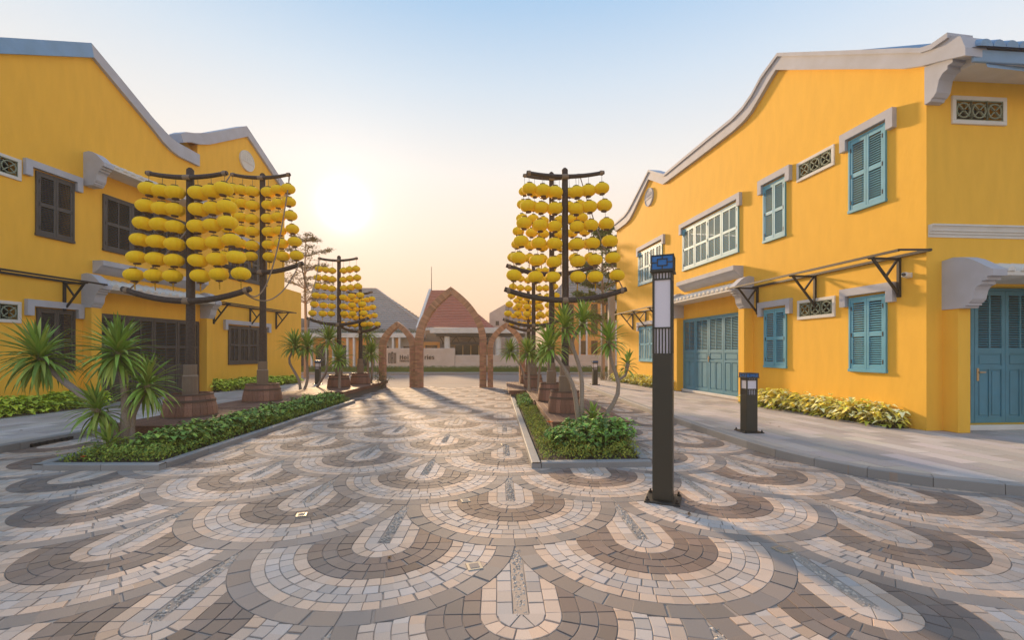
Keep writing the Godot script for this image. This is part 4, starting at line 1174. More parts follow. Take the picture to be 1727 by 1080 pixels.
	var cw := MB.new(); cw.prism(PackedVector2Array([Vector2(-2.5, 0), Vector2(-0.75, 0), Vector2(-0.75, 6.85), Vector2(-2.5, 5.85)]), -7.0, 0.0)
	part(q, "wall", cw.mesh(), M.sign_wall)
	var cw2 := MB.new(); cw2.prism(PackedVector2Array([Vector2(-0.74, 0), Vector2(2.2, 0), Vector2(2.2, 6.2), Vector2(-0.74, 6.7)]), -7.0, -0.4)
	part(q, "darker_wall", cw2.mesh(), M.slate)  # darker grey than the beige wall next to it
	far_window(q, -1.75, -1.5, 4.55, 4.9, 0.0)
	# orange building with white pilasters
	var b := thing("orange_building", "two-storey orange building with white pilasters and grey roof behind the tree", "building", at(0, 0.1, 40.0))
	slab(b, "wall", Vector3(3.6, 0, -6.0), Vector3(17, 6.2, 0.0), M.orange_wall)
	for x in [4.7, 6.25, 6.88, 8.25, 9.6, 10.9, 12.2, 13.5]:
		slab(b, "pilaster", Vector3(x - 0.08, 0, 0.0), Vector3(x + 0.08, 6.19, 0.14), M.white_trim)
	for x in [5.4, 6.56, 7.6, 8.95, 10.2, 11.6, 12.9]:
		far_window(b, x - 0.22, x + 0.22, 3.2, 5.9, 0.04); far_window(b, x - 0.22, x + 0.22, 1.4, 2.5, 0.04)
	tiled_slope(b, Vector3(3.2, 6.1, 0.2), Vector3(18, 6.1, 0.2), Vector3(18, 9.6, -4.0), Vector3(6.0, 9.6, -4.0), 18, M.slate)
	# a grey downpipe column at the end of the yellow house
	var gp := thing("grey_column", "plain grey column beside the far end of the blue shuttered house", "column", at(5.50, 0.0, 24.0))
	slab(gp, "shaft", Vector3(-0.16, 0, -0.2), Vector3(0.16, 4.9, 0.2), M.concrete, 0.02)
	slab(gp, "cap", Vector3(-0.2, 4.9, -0.24), Vector3(0.2, 5.0, 0.24), M.concrete, 0.02)

# ---------------------------------------------------------------- planters and decks
func deck(called: String, label: String, x0: float, x1: float, z0: float, z1: float, top: float) -> void:
	var xm := (x0 + x1) / 2
	var o := thing(called, label, "platform", Transform3D(Basis(Vector3.UP, 0.033), Vector3(xm, 0, -z0)), "wooden platforms under the masts")
	var w := x1 - x0; var l := z1 - z0
	slab(o, "base", Vector3(-w / 2 + 0.09, -0.02, -l + 0.04), Vector3(w / 2 - 0.09, top - 0.13, -0.09), M.deck_base, 0.01)
	slab(o, "fascia", Vector3(-w / 2 + 0.02, top - 0.13, -l + 0.02), Vector3(w / 2 - 0.02, top - 0.032, -0.02), M.deck, 0.006)
	var n := int(w / 0.145)
	for k in n:
		var mb := MB.new()
		var s := rng.randf_range(0.8, 1.15); mb.col = Color(s, s, s)
		mb.bbox(Vector3(-w / 2 + w * k / n + 0.003, top - 0.03, -l), Vector3(-w / 2 + w * (k + 1) / n - 0.003, top, 0), 0.004)
		part(o, "plank", mb.mesh(), M.deck)

func planter(called: String, label: String, outline: PackedVector2Array, kerb: PackedVector2Array, side: float) -> void:
	var o := thing(called, label, "planter", Transform3D.IDENTITY, "kerbed planting beds")
	for k in kerb.size() - 1:
		var d := (kerb[k + 1] - kerb[k]).normalized()
		kerb_line(o, PackedVector2Array([kerb[k] + d * (0.137 if k else 0.0), kerb[k + 1]]), 0.95, 0.13, -0.02, 0.085, "kerb_stone", side)
	var f := PackedVector2Array()
	for p in outline:
		f.append(Vector2(p.x, -p.y))
	var mb := MB.new(); mb.xf = Transform3D(Basis(Vector3.RIGHT, PI / 2), Vector3.ZERO)
	mb.prism(f, -0.05, 0.02)
	part(o, "soil", mb.mesh(), M.soil)

func planters() -> void:
	planter("planting_bed", "long stone-edged bed of broad leaved shrubs beside the brown doored house", PackedVector2Array([Vector2(-6.36, 5.97), Vector2(-4.89, 5.97), Vector2(-5.1, 13.75), Vector2(-6.6, 13.75), Vector2(-6.6, 7.6)]), PackedVector2Array([Vector2(-6.9, 7.6), Vector2(-6.47, 5.84), Vector2(-4.76, 5.84), Vector2(-4.97, 13.75)]), -1.0)
	planter("planting_bed", "stone-edged bed with a round green shrub beside the tall lamp post", PackedVector2Array([Vector2(0.40, 6.08), Vector2(1.86, 6.15), Vector2(2.0, 8.3), Vector2(0.9, 8.3), Vector2(0.75, 14.6), Vector2(0.10, 14.6)]), PackedVector2Array([Vector2(-0.04, 14.7), Vector2(0.27, 5.95), Vector2(1.95, 6.04), Vector2(2.12, 8.2)]), -1.0)
	deck("wooden_platform", "brown wooden platform under the first barrel beside the strap leaved plants", -6.95, -5.60, 7.33, 9.62, 0.35)
	deck("wooden_platform", "brown wooden platform behind the shrubs under the second barrel", -7.02, -5.62, 9.64, 13.85, 0.36)
	deck("wooden_platform", "brown wooden platform jutting out next to the low brick arch", -7.15, -5.40, 13.88, 19.6, 0.33)
	deck("wooden_platform", "brown wooden platform with grey base behind the round green shrub", 0.74, 2.22, 8.12, 11.62, 0.30)
	deck("wooden_platform", "brown wooden platform between two kerbed beds under the second lantern mast", 0.58, 2.06, 11.64, 14.6, 0.31)
	deck("wooden_platform", "brown wooden platform behind the lantern masts next to the low arch", -0.12, 1.50, 14.75, 18.9, 0.30)

# ---------------------------------------------------------------- barrels, masts and lanterns
func make_barrel() -> Node3D:
	var o := thing("wooden_barrel", "", "barrel", Transform3D.IDENTITY, "wooden barrels at the mast feet")
	var n := 22; var h := 0.44
	var prof := [[0.0, 0.455], [0.06, 0.46], [0.18, 0.445], [0.30, 0.415], [0.44, 0.375]]
	var st := []
	for q in 4:
		var mb := MB.new()
		var s: float = [1.0, 0.78, 1.18, 0.9][q]
		mb.col = Color(0.38 * s, 0.20 * s, 0.14 * s)
		var a := PI / n * 0.965
		for k in prof.size() - 1:
			var y0: float = prof[k][0]; var r0: float = prof[k][1]; var y1: float = prof[k + 1][0]; var r1: float = prof[k + 1][1]
			var p := func(r: float, t: float, y: float) -> Vector3: return Vector3(sin(t) * r, y, cos(t) * r)
			mb.quad(p.call(r0, -a, y0), p.call(r0, 0.0, y0), p.call(r1, 0.0, y1), p.call(r1, -a, y1)); mb.quad(p.call(r0, 0.0, y0), p.call(r0, a, y0), p.call(r1, a, y1), p.call(r1, 0.0, y1))
			mb.quad(p.call(r0, a, y0), p.call(r0 - 0.03, a, y0), p.call(r1 - 0.03, a, y1), p.call(r1, a, y1)); mb.quad(p.call(r0 - 0.03, -a, y0), p.call(r0, -a, y0), p.call(r1, -a, y1), p.call(r1 - 0.03, -a, y1))
		mb.quad(Vector3(-sin(a) * 0.375, h, cos(a) * 0.375), Vector3(sin(a) * 0.375, h, cos(a) * 0.375), Vector3(sin(a) * 0.335, h, cos(a) * 0.335), Vector3(-sin(a) * 0.335, h, cos(a) * 0.335))
		mb.quad(Vector3(sin(a) * 0.335, h, cos(a) * 0.335), Vector3(-sin(a) * 0.335, h, cos(a) * 0.335), Vector3(-sin(a) * 0.335, 0.3, cos(a) * 0.335), Vector3(sin(a) * 0.335, 0.3, cos(a) * 0.335))
		st.append(mb.mesh())
	for k in n:
		part(o, "stave", st[rng.randi() % 4], M.stave, Transform3D(Basis(Vector3.UP, TAU * k / n), Vector3.ZERO))
	for e in [[0.0, 0.462, 0.03], [0.285, 0.421, 0.045], [0.415, 0.384, 0.03]]:
		var hb := MB.new(); var r: float = e[1]; var y: float = e[0]; var w: float = e[2]
		hb.lathe(PackedVector2Array([Vector2(r, y), Vector2(r + 0.010, y), Vector2(r + 0.004, y + w), Vector2(r - 0.02, y + w)]), 36)
		part(o, "hoop", hb.mesh(), M.hoop)
	var fl := MB.new(); fl.lathe(PackedVector2Array([Vector2(0.34, 0.385), Vector2(0.001, 0.40)]), 24)
	part(o, "sand_fill", fl.mesh(), M.soil)
	return o

func make_lantern() -> Node3D:
	var o := thing("paper_lantern", "", "lantern", Transform3D.IDENTITY, "yellow lanterns hung on the masts")
	var b := MB.new(); var pr := PackedVector2Array()
	for k in 11:
		var t := -1.26 + 2.52 * k / 10
		pr.append(Vector2(0.160 * pow(maxf(cos(t), 0.0), 0.88), 0.110 * sin(t) / sin(1.26)))
	b.lathe(pr, 36, 12, 0.035)
	part(o, "body", b.mesh(), M.lantern_silk)
	for s in [-1.0, 1.0]:
		var k: float = s
		var c := MB.new()
		c.lathe(PackedVector2Array([Vector2(0.001, -0.012), Vector2(0.058, -0.012), Vector2(0.058, 0.012), Vector2(0.001, 0.012)]), 16)
		part(o, "cap", c.mesh(), M.lantern_cap, Transform3D(Basis.IDENTITY, Vector3(0, 0.117 * k, 0)))
	return o

func masts() -> void:
	var barrel := make_barrel()
	var lantern := make_lantern()
	var tassel := MB.new(); tassel.lathe(PackedVector2Array([Vector2(0.004, 0.0), Vector2(0.02, -0.02), Vector2(0.006, -0.045), Vector2(0.014, -0.06), Vector2(0.008, -0.15)]), 8)
	var tm := tassel.mesh()
	# x, depth, deck top, mast top, upper yard, upper half, lower yard, lower half, first row, last row, rows, lantern size, words
	var spec := [
		[-6.35, 8.55, 0.35, 5.24, 5.02, 0.79, 2.60, 1.25, 4.73, 3.07, 6, 1.10, "nearest mast beside the brown doors", 0.0],
		[-6.36, 11.05, 0.36, 6.17, 6.02, 0.75, 3.62, 1.08, 5.68, 3.99, 6, 1.04, "tall mast before the far brown window", 0.0],
		[-6.35, 15.9, 0.33, 5.15, 4.95, 0.72, 2.61, 1.12, 4.60, 2.98, 6, 0.92, "third mast behind the planting bed", 0.0],
		[-6.09, 17.4, 0.33, 4.15, 3.93, 0.52, 2.42, 0.82, 3.68, 2.68, 4, 0.85, "short mast next to the low arch", 0.0],
		[1.14, 9.35, 0.30, 5.58, 5.36, 0.83, 2.71, 1.30, 5.05, 3.18, 6, 1.06, "mast behind the round green shrub", 0.0],
		[1.05, 11.55, 0.31, 6.41, 6.20, 0.76, 3.66, 1.20, 5.80, 4.05, 6, 1.0, "tall second mast nearer the blue shuttered house", 0.0],
		[0.79, 16.0, 0.30, 5.15, 4.95, 0.72, 2.58, 1.12, 4.60, 2.98, 6, 0.92, "half hidden third mast before the low arch", 0.0],
		[0.68, 18.0, 0.30, 4.15, 3.93, 0.52, 2.50, 0.82, 3.68, 2.74, 4, 0.85, "short last mast hidden behind other lanterns", 0.0]]
	var bwords := ["brown barrel nearest the strap leaved plants beside the brown doors", "brown barrel behind the dense shrubs, second from the strap leaved plants", "brown barrel on the platform behind the long planting bed", "brown barrel beside the leg of the low brick arch", "brown barrel behind the round green shrub with grey plant stems", "brown barrel just behind another one on the narrow platform", "small looking brown barrel on the platform nearest the lantern side arch", "half hidden brown barrel farthest back on the platform by the arch"]
	var first := true
	var first_b := true
	for q in spec.size():
		var e: Array = spec[q]
		var x: float = e[0]; var dep: float = e[1]; var y0: float = e[2]; var words: String = e[12]
		var bs: float = [1.0, 0.98, 0.88, 0.85, 0.80, 0.80, 0.78, 0.76][q]
		var bxf := Transform3D(Basis(Vector3.UP, q * 1.3).scaled(Vector3(bs, 1.0 if q < 4 else 1.08, bs)), Vector3(x, y0, -dep))
		if first_b:
			barrel.transform = bxf; barrel.set_meta("label", bwords[q]); first_b = false
		else:
			copy_of(barrel, bwords[q], bxf)
		var o := thing("lantern_mast", "dark wooden lantern mast with two curved yards, %s" % words, "mast", at(x, y0, dep), "lantern masts")
		var mb := MB.new(); var top: float = e[3] - y0
		mb.tube(PackedVector3Array([Vector3(0, 0.3, 0), Vector3(0.01, top * 0.5, 0), Vector3(0, top - 0.04, 0), Vector3(0, top, 0)]), PackedFloat32Array([0.085, 0.075, 0.066, 0.03]), 14)
		part(o, "pole", mb.mesh(), M.mast_wood)
		var wr := MB.new()
		var pr := PackedVector2Array()
		var hgt := 0.36
		for k in 30:
			var r0 := 0.128 if k < 20 else 0.108
			pr.append(Vector2(r0 + 0.006, hgt)); hgt += 0.011; pr.append(Vector2(r0 - 0.003, hgt)); hgt += 0.011
		wr.lathe(pr, 18)
		part(o, "rope_wrap", wr.mesh(), M.rope)
		for yk in 2:
			var yy: float = e[4 + yk * 2] - y0; var half: float = e[5 + yk * 2]; var rise := 0.09 if yk == 0 else 0.24
			var pts := PackedVector3Array(); var rad := PackedFloat32Array()
			for k in 13:
				var t := -1.0 + k / 6.0
				pts.append(Vector3(t * half, yy + rise * t * t, 0.10 if yk else 0.09)); rad.append((0.062 if yk else 0.048) - 0.008 * absf(t))
			var yb := MB.new(); yb.tube(pts, rad, 10)
			part(o, "lower_yard" if yk else "upper_yard", yb.mesh(), M.mast_wood)
			for sx in [-1.0, 0.0, 1.0]:  # rope lashings
				var lb := MB.new(); var t: float = sx * 0.93
				var c := Vector3(t * half, yy + rise * t * t, 0.10 if yk else 0.09)
				var w := 0.035 if sx else 0.07
				lb.tube(PackedVector3Array([c - Vector3(w, 0, 0), c, c + Vector3(w, 0, 0)]), PackedFloat32Array([0.060, 0.07, 0.060] if yk else [0.048, 0.054, 0.048]), 10)
				part(o, "lashing", lb.mesh(), M.rope)
		var rows: int = e[10]; var ls: float = e[11]
		var uh: float = e[5]; var lh: float = e[7]
		for c in 6:
			var side := -1.0 if c < 3 else 1.0
			var f: float = [0.94, 0.60, 0.27][c if c < 3 else 5 - c]
			var xt := side * f * uh; var xb := side * (0.84 * lh if f > 0.9 else (0.50 * lh if f > 0.5 else 0.205 * lh))
			var ty: float = e[4] - y0 + 0.09 * f * f - 0.045
			var cord := PackedVector3Array([Vector3(xt, ty, 0.09)])
			for rw in rows:
				var t := float(rw) / (rows - 1)
				var lx := lerpf(xt, xb, pow(t, 1.35)) + rng.randf_range(-0.02, 0.02)
				var ly: float = lerpf(e[8], e[9], t) - y0 - (0.11 * (1.0 - f) if t < 1.0 else 0.05 * (1.0 - f)) + 0.06 + rng.randf_range(-0.012, 0.012)
				var lz := 0.10 + rng.randf_range(-0.02, 0.02)
				var wp := Vector3(x + lx, y0 + ly, -dep + lz)
				var xf := Transform3D(Basis(Vector3.UP, rng.randf() * TAU) .scaled(Vector3.ONE * ls * rng.randf_range(0.96, 1.04)), wp)
				xf.basis = Basis(Vector3(0, 0, 1), rng.randf_range(-0.10, 0.10)) * Basis(Vector3.RIGHT, rng.randf_range(-0.08, 0.08)) * xf.basis
				var lab := "yellow lantern, row %s, column %s, on %s" % [["one", "two", "three", "four", "five", "six"][rw], ["one", "two", "three", "four", "five", "six"][c], words]
				var l: Node3D
				if first:
					lantern.transform = xf; lantern.set_meta("label", lab); first = false; l = lantern
				else:
					l = copy_of(lantern, lab, xf)
				if rw == rows - 1:
					part(l, "tassel", tm, M.tassel, Transform3D(Basis.IDENTITY, Vector3(0, -0.125, 0)))
				cord.append(Vector3(lx, ly, lz))
			var cb := MB.new(); cb.tube(cord, PackedFloat32Array([0.0045]), 5)
			part(o, "cord", cb.mesh(), M.cord)
	# loose rigging ropes
	for e in [[Vector3(-5.62, 6.05, -10.95), Vector3(-5.30, 2.83, -8.6), 1.1, "pale rope hanging from the tall mast yard to the nearest lower yard"],
			[Vector3(-5.30, 2.81, -8.5), Vector3(-5.35, 3.83, -10.9), 0.5, "slack rope between the lower yards of the first two masts"],
			[Vector3(-5.32, 3.80, -10.95), Vector3(-7.04, 4.98, -15.8), 0.9, "slack rope from the second mast to the third mast upper yard"],
			[Vector3(-7.10, 6.10, -10.95), Vector3(-7.50, 2.84, -8.5), 0.15, "rope running down behind the lanterns of the nearest mast"],
			[Vector3(1.80, 6.25, -11.45), Vector3(2.40, 2.93, -9.3), 0.2, "rope running down behind the lanterns beside the blue shuttered house"]]:
		var a: Vector3 = e[0]; var b: Vector3 = e[1]; var sag: float = e[2]
		var pts := PackedVector3Array()
		for k in 25:
			var t := k / 24.0
			pts.append(a.lerp(b, t) - Vector3.UP * sag * 4 * t * (1 - t))
		var mb := MB.new(); mb.tube(pts, PackedFloat32Array([0.014]), 6)
		solo("rope", mb.mesh(), M.rope, e[3], "rope", Transform3D.IDENTITY, "rigging ropes")

# ---------------------------------------------------------------- plants
func leaf(mb: MB, p: Vector3, d: Vector3, ln: float, w: float, droop: float) -> void:
	# a pointed leaf folded along its rib, four faces
	var s := d.cross(Vector3.UP)
	if s.length() < 0.05: s = Vector3.RIGHT
	s = s.normalized()
	var up := s.cross(d).normalized()
	var m := p + d * ln * 0.45 + up * ln * 0.06
	var t := p + d * ln - Vector3.UP * ln * droop
	var l := m + s * w * 0.5 + up * w * 0.16; var r := m - s * w * 0.5 + up * w * 0.16
	mb.tri(p, m, l); mb.tri(m, t, l); mb.tri(p, r, m); mb.tri(m, r, t)

func strap(mb: MB, p: Vector3, d: Vector3, ln: float, w: float, droop: float, seg := 5) -> void:
	# a long arching strap leaf with a raised fold
	var s := d.cross(Vector3.UP)
	if s.length() < 0.05: s = Vector3.RIGHT.rotated(Vector3.UP, rng.randf() * TAU)
	s = s.normalized()
	var c := p; var dir := d
	var pl := p; var pr := p; var pc := p
	for k in seg:
		var t := float(k + 1) / seg
		dir = (dir - Vector3.UP * droop / seg * (0.4 + t)).normalized()
		c += dir * ln / seg
		var hw := w * 0.5 * (1.0 - pow(t, 2.6)) * minf(1.0, 0.6 + t * 2.0)
		var up := s.cross(dir).normalized()
		var l := c + s * hw + up * hw * 0.35; var r := c - s * hw + up * hw * 0.35
		if k == 0:
			pl = p + s * w * 0.25; pr = p - s * w * 0.25
		mb.quad(pc, c, l, pl); mb.quad(pr, r, c, pc)
		pl = l; pr = r; pc = c

func strap_meshes() -> Array:
	if cache.has("straps"):
		return cache["straps"]
	var out := []
	for k in 10:  # leaf along +z, different droop and tone
		var mb := MB.new()
		var s: float = [0.75, 1.0, 1.25, 0.9, 1.1][k % 5]
		mb.col = Color(0.23 * s, 0.36 * s, 0.055 * s) if k % 3 else Color(0.37 * s, 0.45 * s, 0.08 * s)
		strap(mb, Vector3.ZERO, Vector3(0, 0.05, 1).normalized(), 1.0, 0.105, [0.25, 0.5, 0.8, 1.1, 1.5][k % 5], 6)
		out.append(mb.mesh())
	cache["straps"] = out
	return out

func rosette(o: Node, p: Vector3, axis: Vector3, ln: float, n: int, single: bool, low := -0.3) -> void:
	axis = axis.normalized()
	var bud := MB.new(); bud.tube(PackedVector3Array([Vector3.ZERO - axis * 0.10, axis * 0.02, axis * 0.10]), PackedFloat32Array([0.035, 0.04, 0.015]), 8)
	var c := part(o, "leaf_crown", bud.mesh(), M.bark, Transform3D(Basis.IDENTITY, p))
	var side := axis.cross(Vector3.RIGHT if absf(axis.x) < 0.8 else Vector3.UP).normalized()
	var ms := strap_meshes()
	var all := MB.new()
	n = int(n * 1.65)
	for k in n:
		var t := (k + 0.5) / n
		var az := k * 2.399963 + rng.randf_range(-0.2, 0.2)
		var el := lerpf(1.45, low, pow(t, 0.85)) + rng.randf_range(-0.12, 0.12)  # from upright to hanging
		var dir := (axis * sin(el) + (side * cos(az) + axis.cross(side) * sin(az)) * cos(el)).normalized()
		var l := ln * lerpf(0.85, 1.0, sin(t * PI)) * rng.randf_range(0.85, 1.1)
		var base := axis * lerpf(0.09, -0.10, t) + dir * 0.02
		if single and k % 5 < 3:
			var x := Vector3.UP.cross(dir)
			if x.length() < 0.05: x = Vector3.RIGHT
			x = x.normalized()
			var b := Basis(x, dir.cross(x), dir)
			var kind := clampi(int(t * 3.2 + rng.randf() * 1.8), 0, 4) + (5 if rng.randf() < 0.5 else 0)
			part(c, "leaf", ms[kind], M.strap_leaf, Transform3D(b.scaled_local(Vector3(l * 0.75 + 0.12, l, l)), base))
		else:
			var s := rng.randf_range(0.7, 1.3)
			all.col = Color(0.23 * s, 0.36 * s, 0.055 * s) if k % 3 else Color(0.37 * s, 0.45 * s, 0.08 * s)
			strap(all, base, dir, l, 0.062 if single else 0.08, lerpf(0.2, 1.2, t), 4)
	if true:
		part(c, "leaves", all.mesh(), M.strap_leaf, Transform3D.IDENTITY, "stuff")

func stem(o: Node, pts: Array, r0: float, r1: float) -> void:
	var cv := Curve3D.new()
	for k in pts.size():
		var a: Vector3 = pts[maxi(k - 1, 0)]; var b: Vector3 = pts[mini(k + 1, pts.size() - 1)]
		cv.add_point(pts[k], -(b - a) / 6.0, (b - a) / 6.0)
	var p := PackedVector3Array(); var r := PackedFloat32Array()
	var n := 10
	for k in n + 1:
		p.append(cv.sample_baked(cv.get_baked_length() * k / n)); r.append(lerpf(r0, r1, float(k) / n) * (1.06 if k % 2 else 0.97))
	var mb := MB.new(); mb.tube(p, r, 9)
	part(o, "stem", mb.mesh(), M.bark)

func dracaena(label: String, base: Vector3, stems: Array, crowns: Array, single: bool) -> void:
	var o := thing("dracaena", label, "plant", Transform3D(Basis.IDENTITY, base), "strap leaved dracaenas")
	for s in stems:
		var q := []
		for p in s[0]:
			q.append(p - base)
		stem(o, q, s[1], s[2])
	for c in crowns:
		var p: Vector3 = c[0]
		rosette(o, p - base, c[1], c[2], c[3], single, -0.75 if base.x < -6.0 and single else -0.25)

func shrub_mesh(seed_: int, n: int, rx: float, h: float, ln: float, w: float, tones: Array, upright := 0.0) -> Array:
	var r := RandomNumberGenerator.new(); r.seed = seed_
	var mb := MB.new(); var st := MB.new(); st.col = Color(0.09, 0.07, 0.04)
	var tips := []
	for k in 14:
		var a := k * 2.4; var rad := rx * sqrt((k + 0.5) / 14.0) * 0.85
		var tip := Vector3(cos(a) * rad, h * r.randf_range(0.6, 0.95) * (1.0 - 0.35 * (rad / rx) ** 2), sin(a) * rad)
		st.tube(PackedVector3Array([Vector3(cos(a) * rad * 0.3, 0, sin(a) * rad * 0.3), tip * Vector3(0.8, 0.55, 0.8), tip]), PackedFloat32Array([0.010, 0.008, 0.004]), 4, false)
		tips.append(tip)
	for k in n:
		var tip: Vector3 = tips[r.randi() % tips.size()]
		var t := pow(r.randf(), 0.6)
		var p := Vector3(tip.x * 0.7, 0, tip.z * 0.7).lerp(tip, t) + Vector3(r.randf_range(-1, 1), r.randf_range(-0.6, 0.6), r.randf_range(-1, 1)) * rx * 0.22
		p.y = maxf(p.y, 0.02)
		var az := r.randf() * TAU
		var outw := Vector3(p.x, 0, p.z).normalized() * 0.6
		var d := (Vector3(cos(az), r.randf_range(-0.15, 0.55) + upright, sin(az)) + outw).normalized()
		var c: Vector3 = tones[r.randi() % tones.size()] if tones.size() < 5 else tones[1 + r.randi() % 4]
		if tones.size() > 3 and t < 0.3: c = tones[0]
		var s := r.randf_range(0.75, 1.25)
		mb.col = Color(c.x * s, c.y * s, c.z * s)
		leaf(mb, p, d, ln * r.randf_range(0.7, 1.2), w * r.randf_range(0.8, 1.15), r.randf_range(0.1, 0.4))
	return [mb.mesh(), st.mesh()]

func shrub(called: String, label: String, category: String, group: String, ms: Array, xf: Transform3D) -> void:
	var o := thing(called, label, category, xf, group)
	part(o, "foliage", ms[0], M.leaf, Transform3D.IDENTITY, "stuff")
	part(o, "stems", ms[1], M.leaf_small)

func tree(label: String, base: Vector3, h: float, spread: float, layers: Array, leaves: int, lsize: float, tone: Vector3, seed_: int, lean := Vector3.ZERO) -> void:
	var r := RandomNumberGenerator.new(); r.seed = seed_
	var o := thing("tree", label, "tree", Transform3D(Basis.IDENTITY, base), "trees behind the houses")
	var tk := MB.new(); var cr := MB.new()
	tk.tube(PackedVector3Array([Vector3.ZERO, Vector3(0.04, h * 0.35, 0.02) + lean * 0.3, Vector3(-0.05, h * 0.7, 0) + lean * 0.7, Vector3(0, h * 0.97, 0) + lean]), PackedFloat32Array([0.13, 0.10, 0.06, 0.015]), 8)
	var twigs := []
	for l in layers:
		var y: float = l[0] * h; var rad: float = l[1] * spread
		var n: int = l[2]
		for k in n:
			var az: float = TAU * k / n + r.randf_range(-0.3, 0.3) + y
			var o2: Vector3 = lean * l[0]
			var d := Vector3(cos(az), 0, sin(az))
			var rr := rad * r.randf_range(0.7, 1.1)
			var a := Vector3(0, y - rr * 0.28, 0) + o2; var b := d * rr * 0.5 + Vector3(0, y - rr * 0.05, 0) + o2; var c := d * rr + Vector3(0, y + r.randf_range(0.0, 0.18), 0) + o2
			tk.tube(PackedVector3Array([a, b, c]), PackedFloat32Array([0.035, 0.022, 0.008]), 5, false)
			for q in 7:
				var t := r.randf_range(0.3, 1.0)
				var e := a.lerp(b, t * 2.0) if t < 0.5 else b.lerp(c, t * 2.0 - 1.0)
				var s := Vector3(-d.z, 0, d.x) * r.randf_range(-1, 1) * rr * 0.45 + Vector3(0, r.randf_range(0, 0.12), 0) + d * r.randf_range(0, 0.2) * rr
				tk.tube(PackedVector3Array([e, e + s]), PackedFloat32Array([0.010, 0.004]), 4, false)
				twigs.append([e, e + s])
	for k in leaves:
		var w: Array = twigs[r.randi() % twigs.size()]
		var wa: Vector3 = w[0]; var wb: Vector3 = w[1]
		var p := wa.lerp(wb, sqrt(r.randf())) + Vector3(r.randf_range(-1, 1), r.randf_range(-0.5, 0.6), r.randf_range(-1, 1)) * 0.16
		var s := r.randf_range(0.6, 1.35)
		cr.col = Color(tone.x * s, tone.y * s, tone.z * s)
		leaf(cr, p, Vector3(r.randf_range(-1, 1), r.randf_range(-0.3, 0.6), r.randf_range(-1, 1)).normalized(), lsize * r.randf_range(0.7, 1.3), lsize * 0.5, 0.2)
	part(o, "trunk", tk.mesh(), M.bark)
	part(o, "crown", cr.mesh(), M.leaf, Transform3D.IDENTITY, "stuff")

func pix(x: float, y: float, depth: float) -> Vector3:  # a point measured at that depth
	return Vector3((x - 863.5) / 730.0 * depth, 1.6 + (594.5 - y) / 730.0 * depth, -depth)

func ground_cover(called: String, label: String, poly: PackedVector2Array, n: int, tones: Array, h: float, ln: float) -> void:
	var mb := MB.new()
	var lo := poly[0]; var hi := poly[0]
	for p in poly:
		lo = lo.min(p); hi = hi.max(p)
	var clump := FastNoiseLite.new(); clump.frequency = 1.1; clump.seed = 4
	var k := 0
	while k < n:
		var q := Vector2(rng.randf_range(lo.x, hi.x), rng.randf_range(lo.y, hi.y))
		if not Geometry2D.is_point_in_polygon(q, poly): continue
		k += 1
		var v := clump.get_noise_2d(q.x * 1.6, q.y * 1.6)
		if v < -0.32: continue
		var c: Vector3 = tones[rng.randi() % tones.size()]
		var s := rng.randf_range(0.7, 1.3)
		mb.col = Color(c.x * s, c.y * s, c.z * s)
		var p := Vector3(q.x, 0.05 + rng.randf() * h * (0.75 + v), -q.y)
		leaf(mb, p, Vector3(rng.randf_range(-1, 1), rng.randf_range(0, 1.1), rng.randf_range(-1, 1)).normalized(), ln * rng.randf_range(0.7, 1.4), ln * 0.45, 0.15)
	var o := part(self, numbered(called), mb.mesh(), M.leaf_small)
	tag(o, label, "ground cover", "", "stuff")

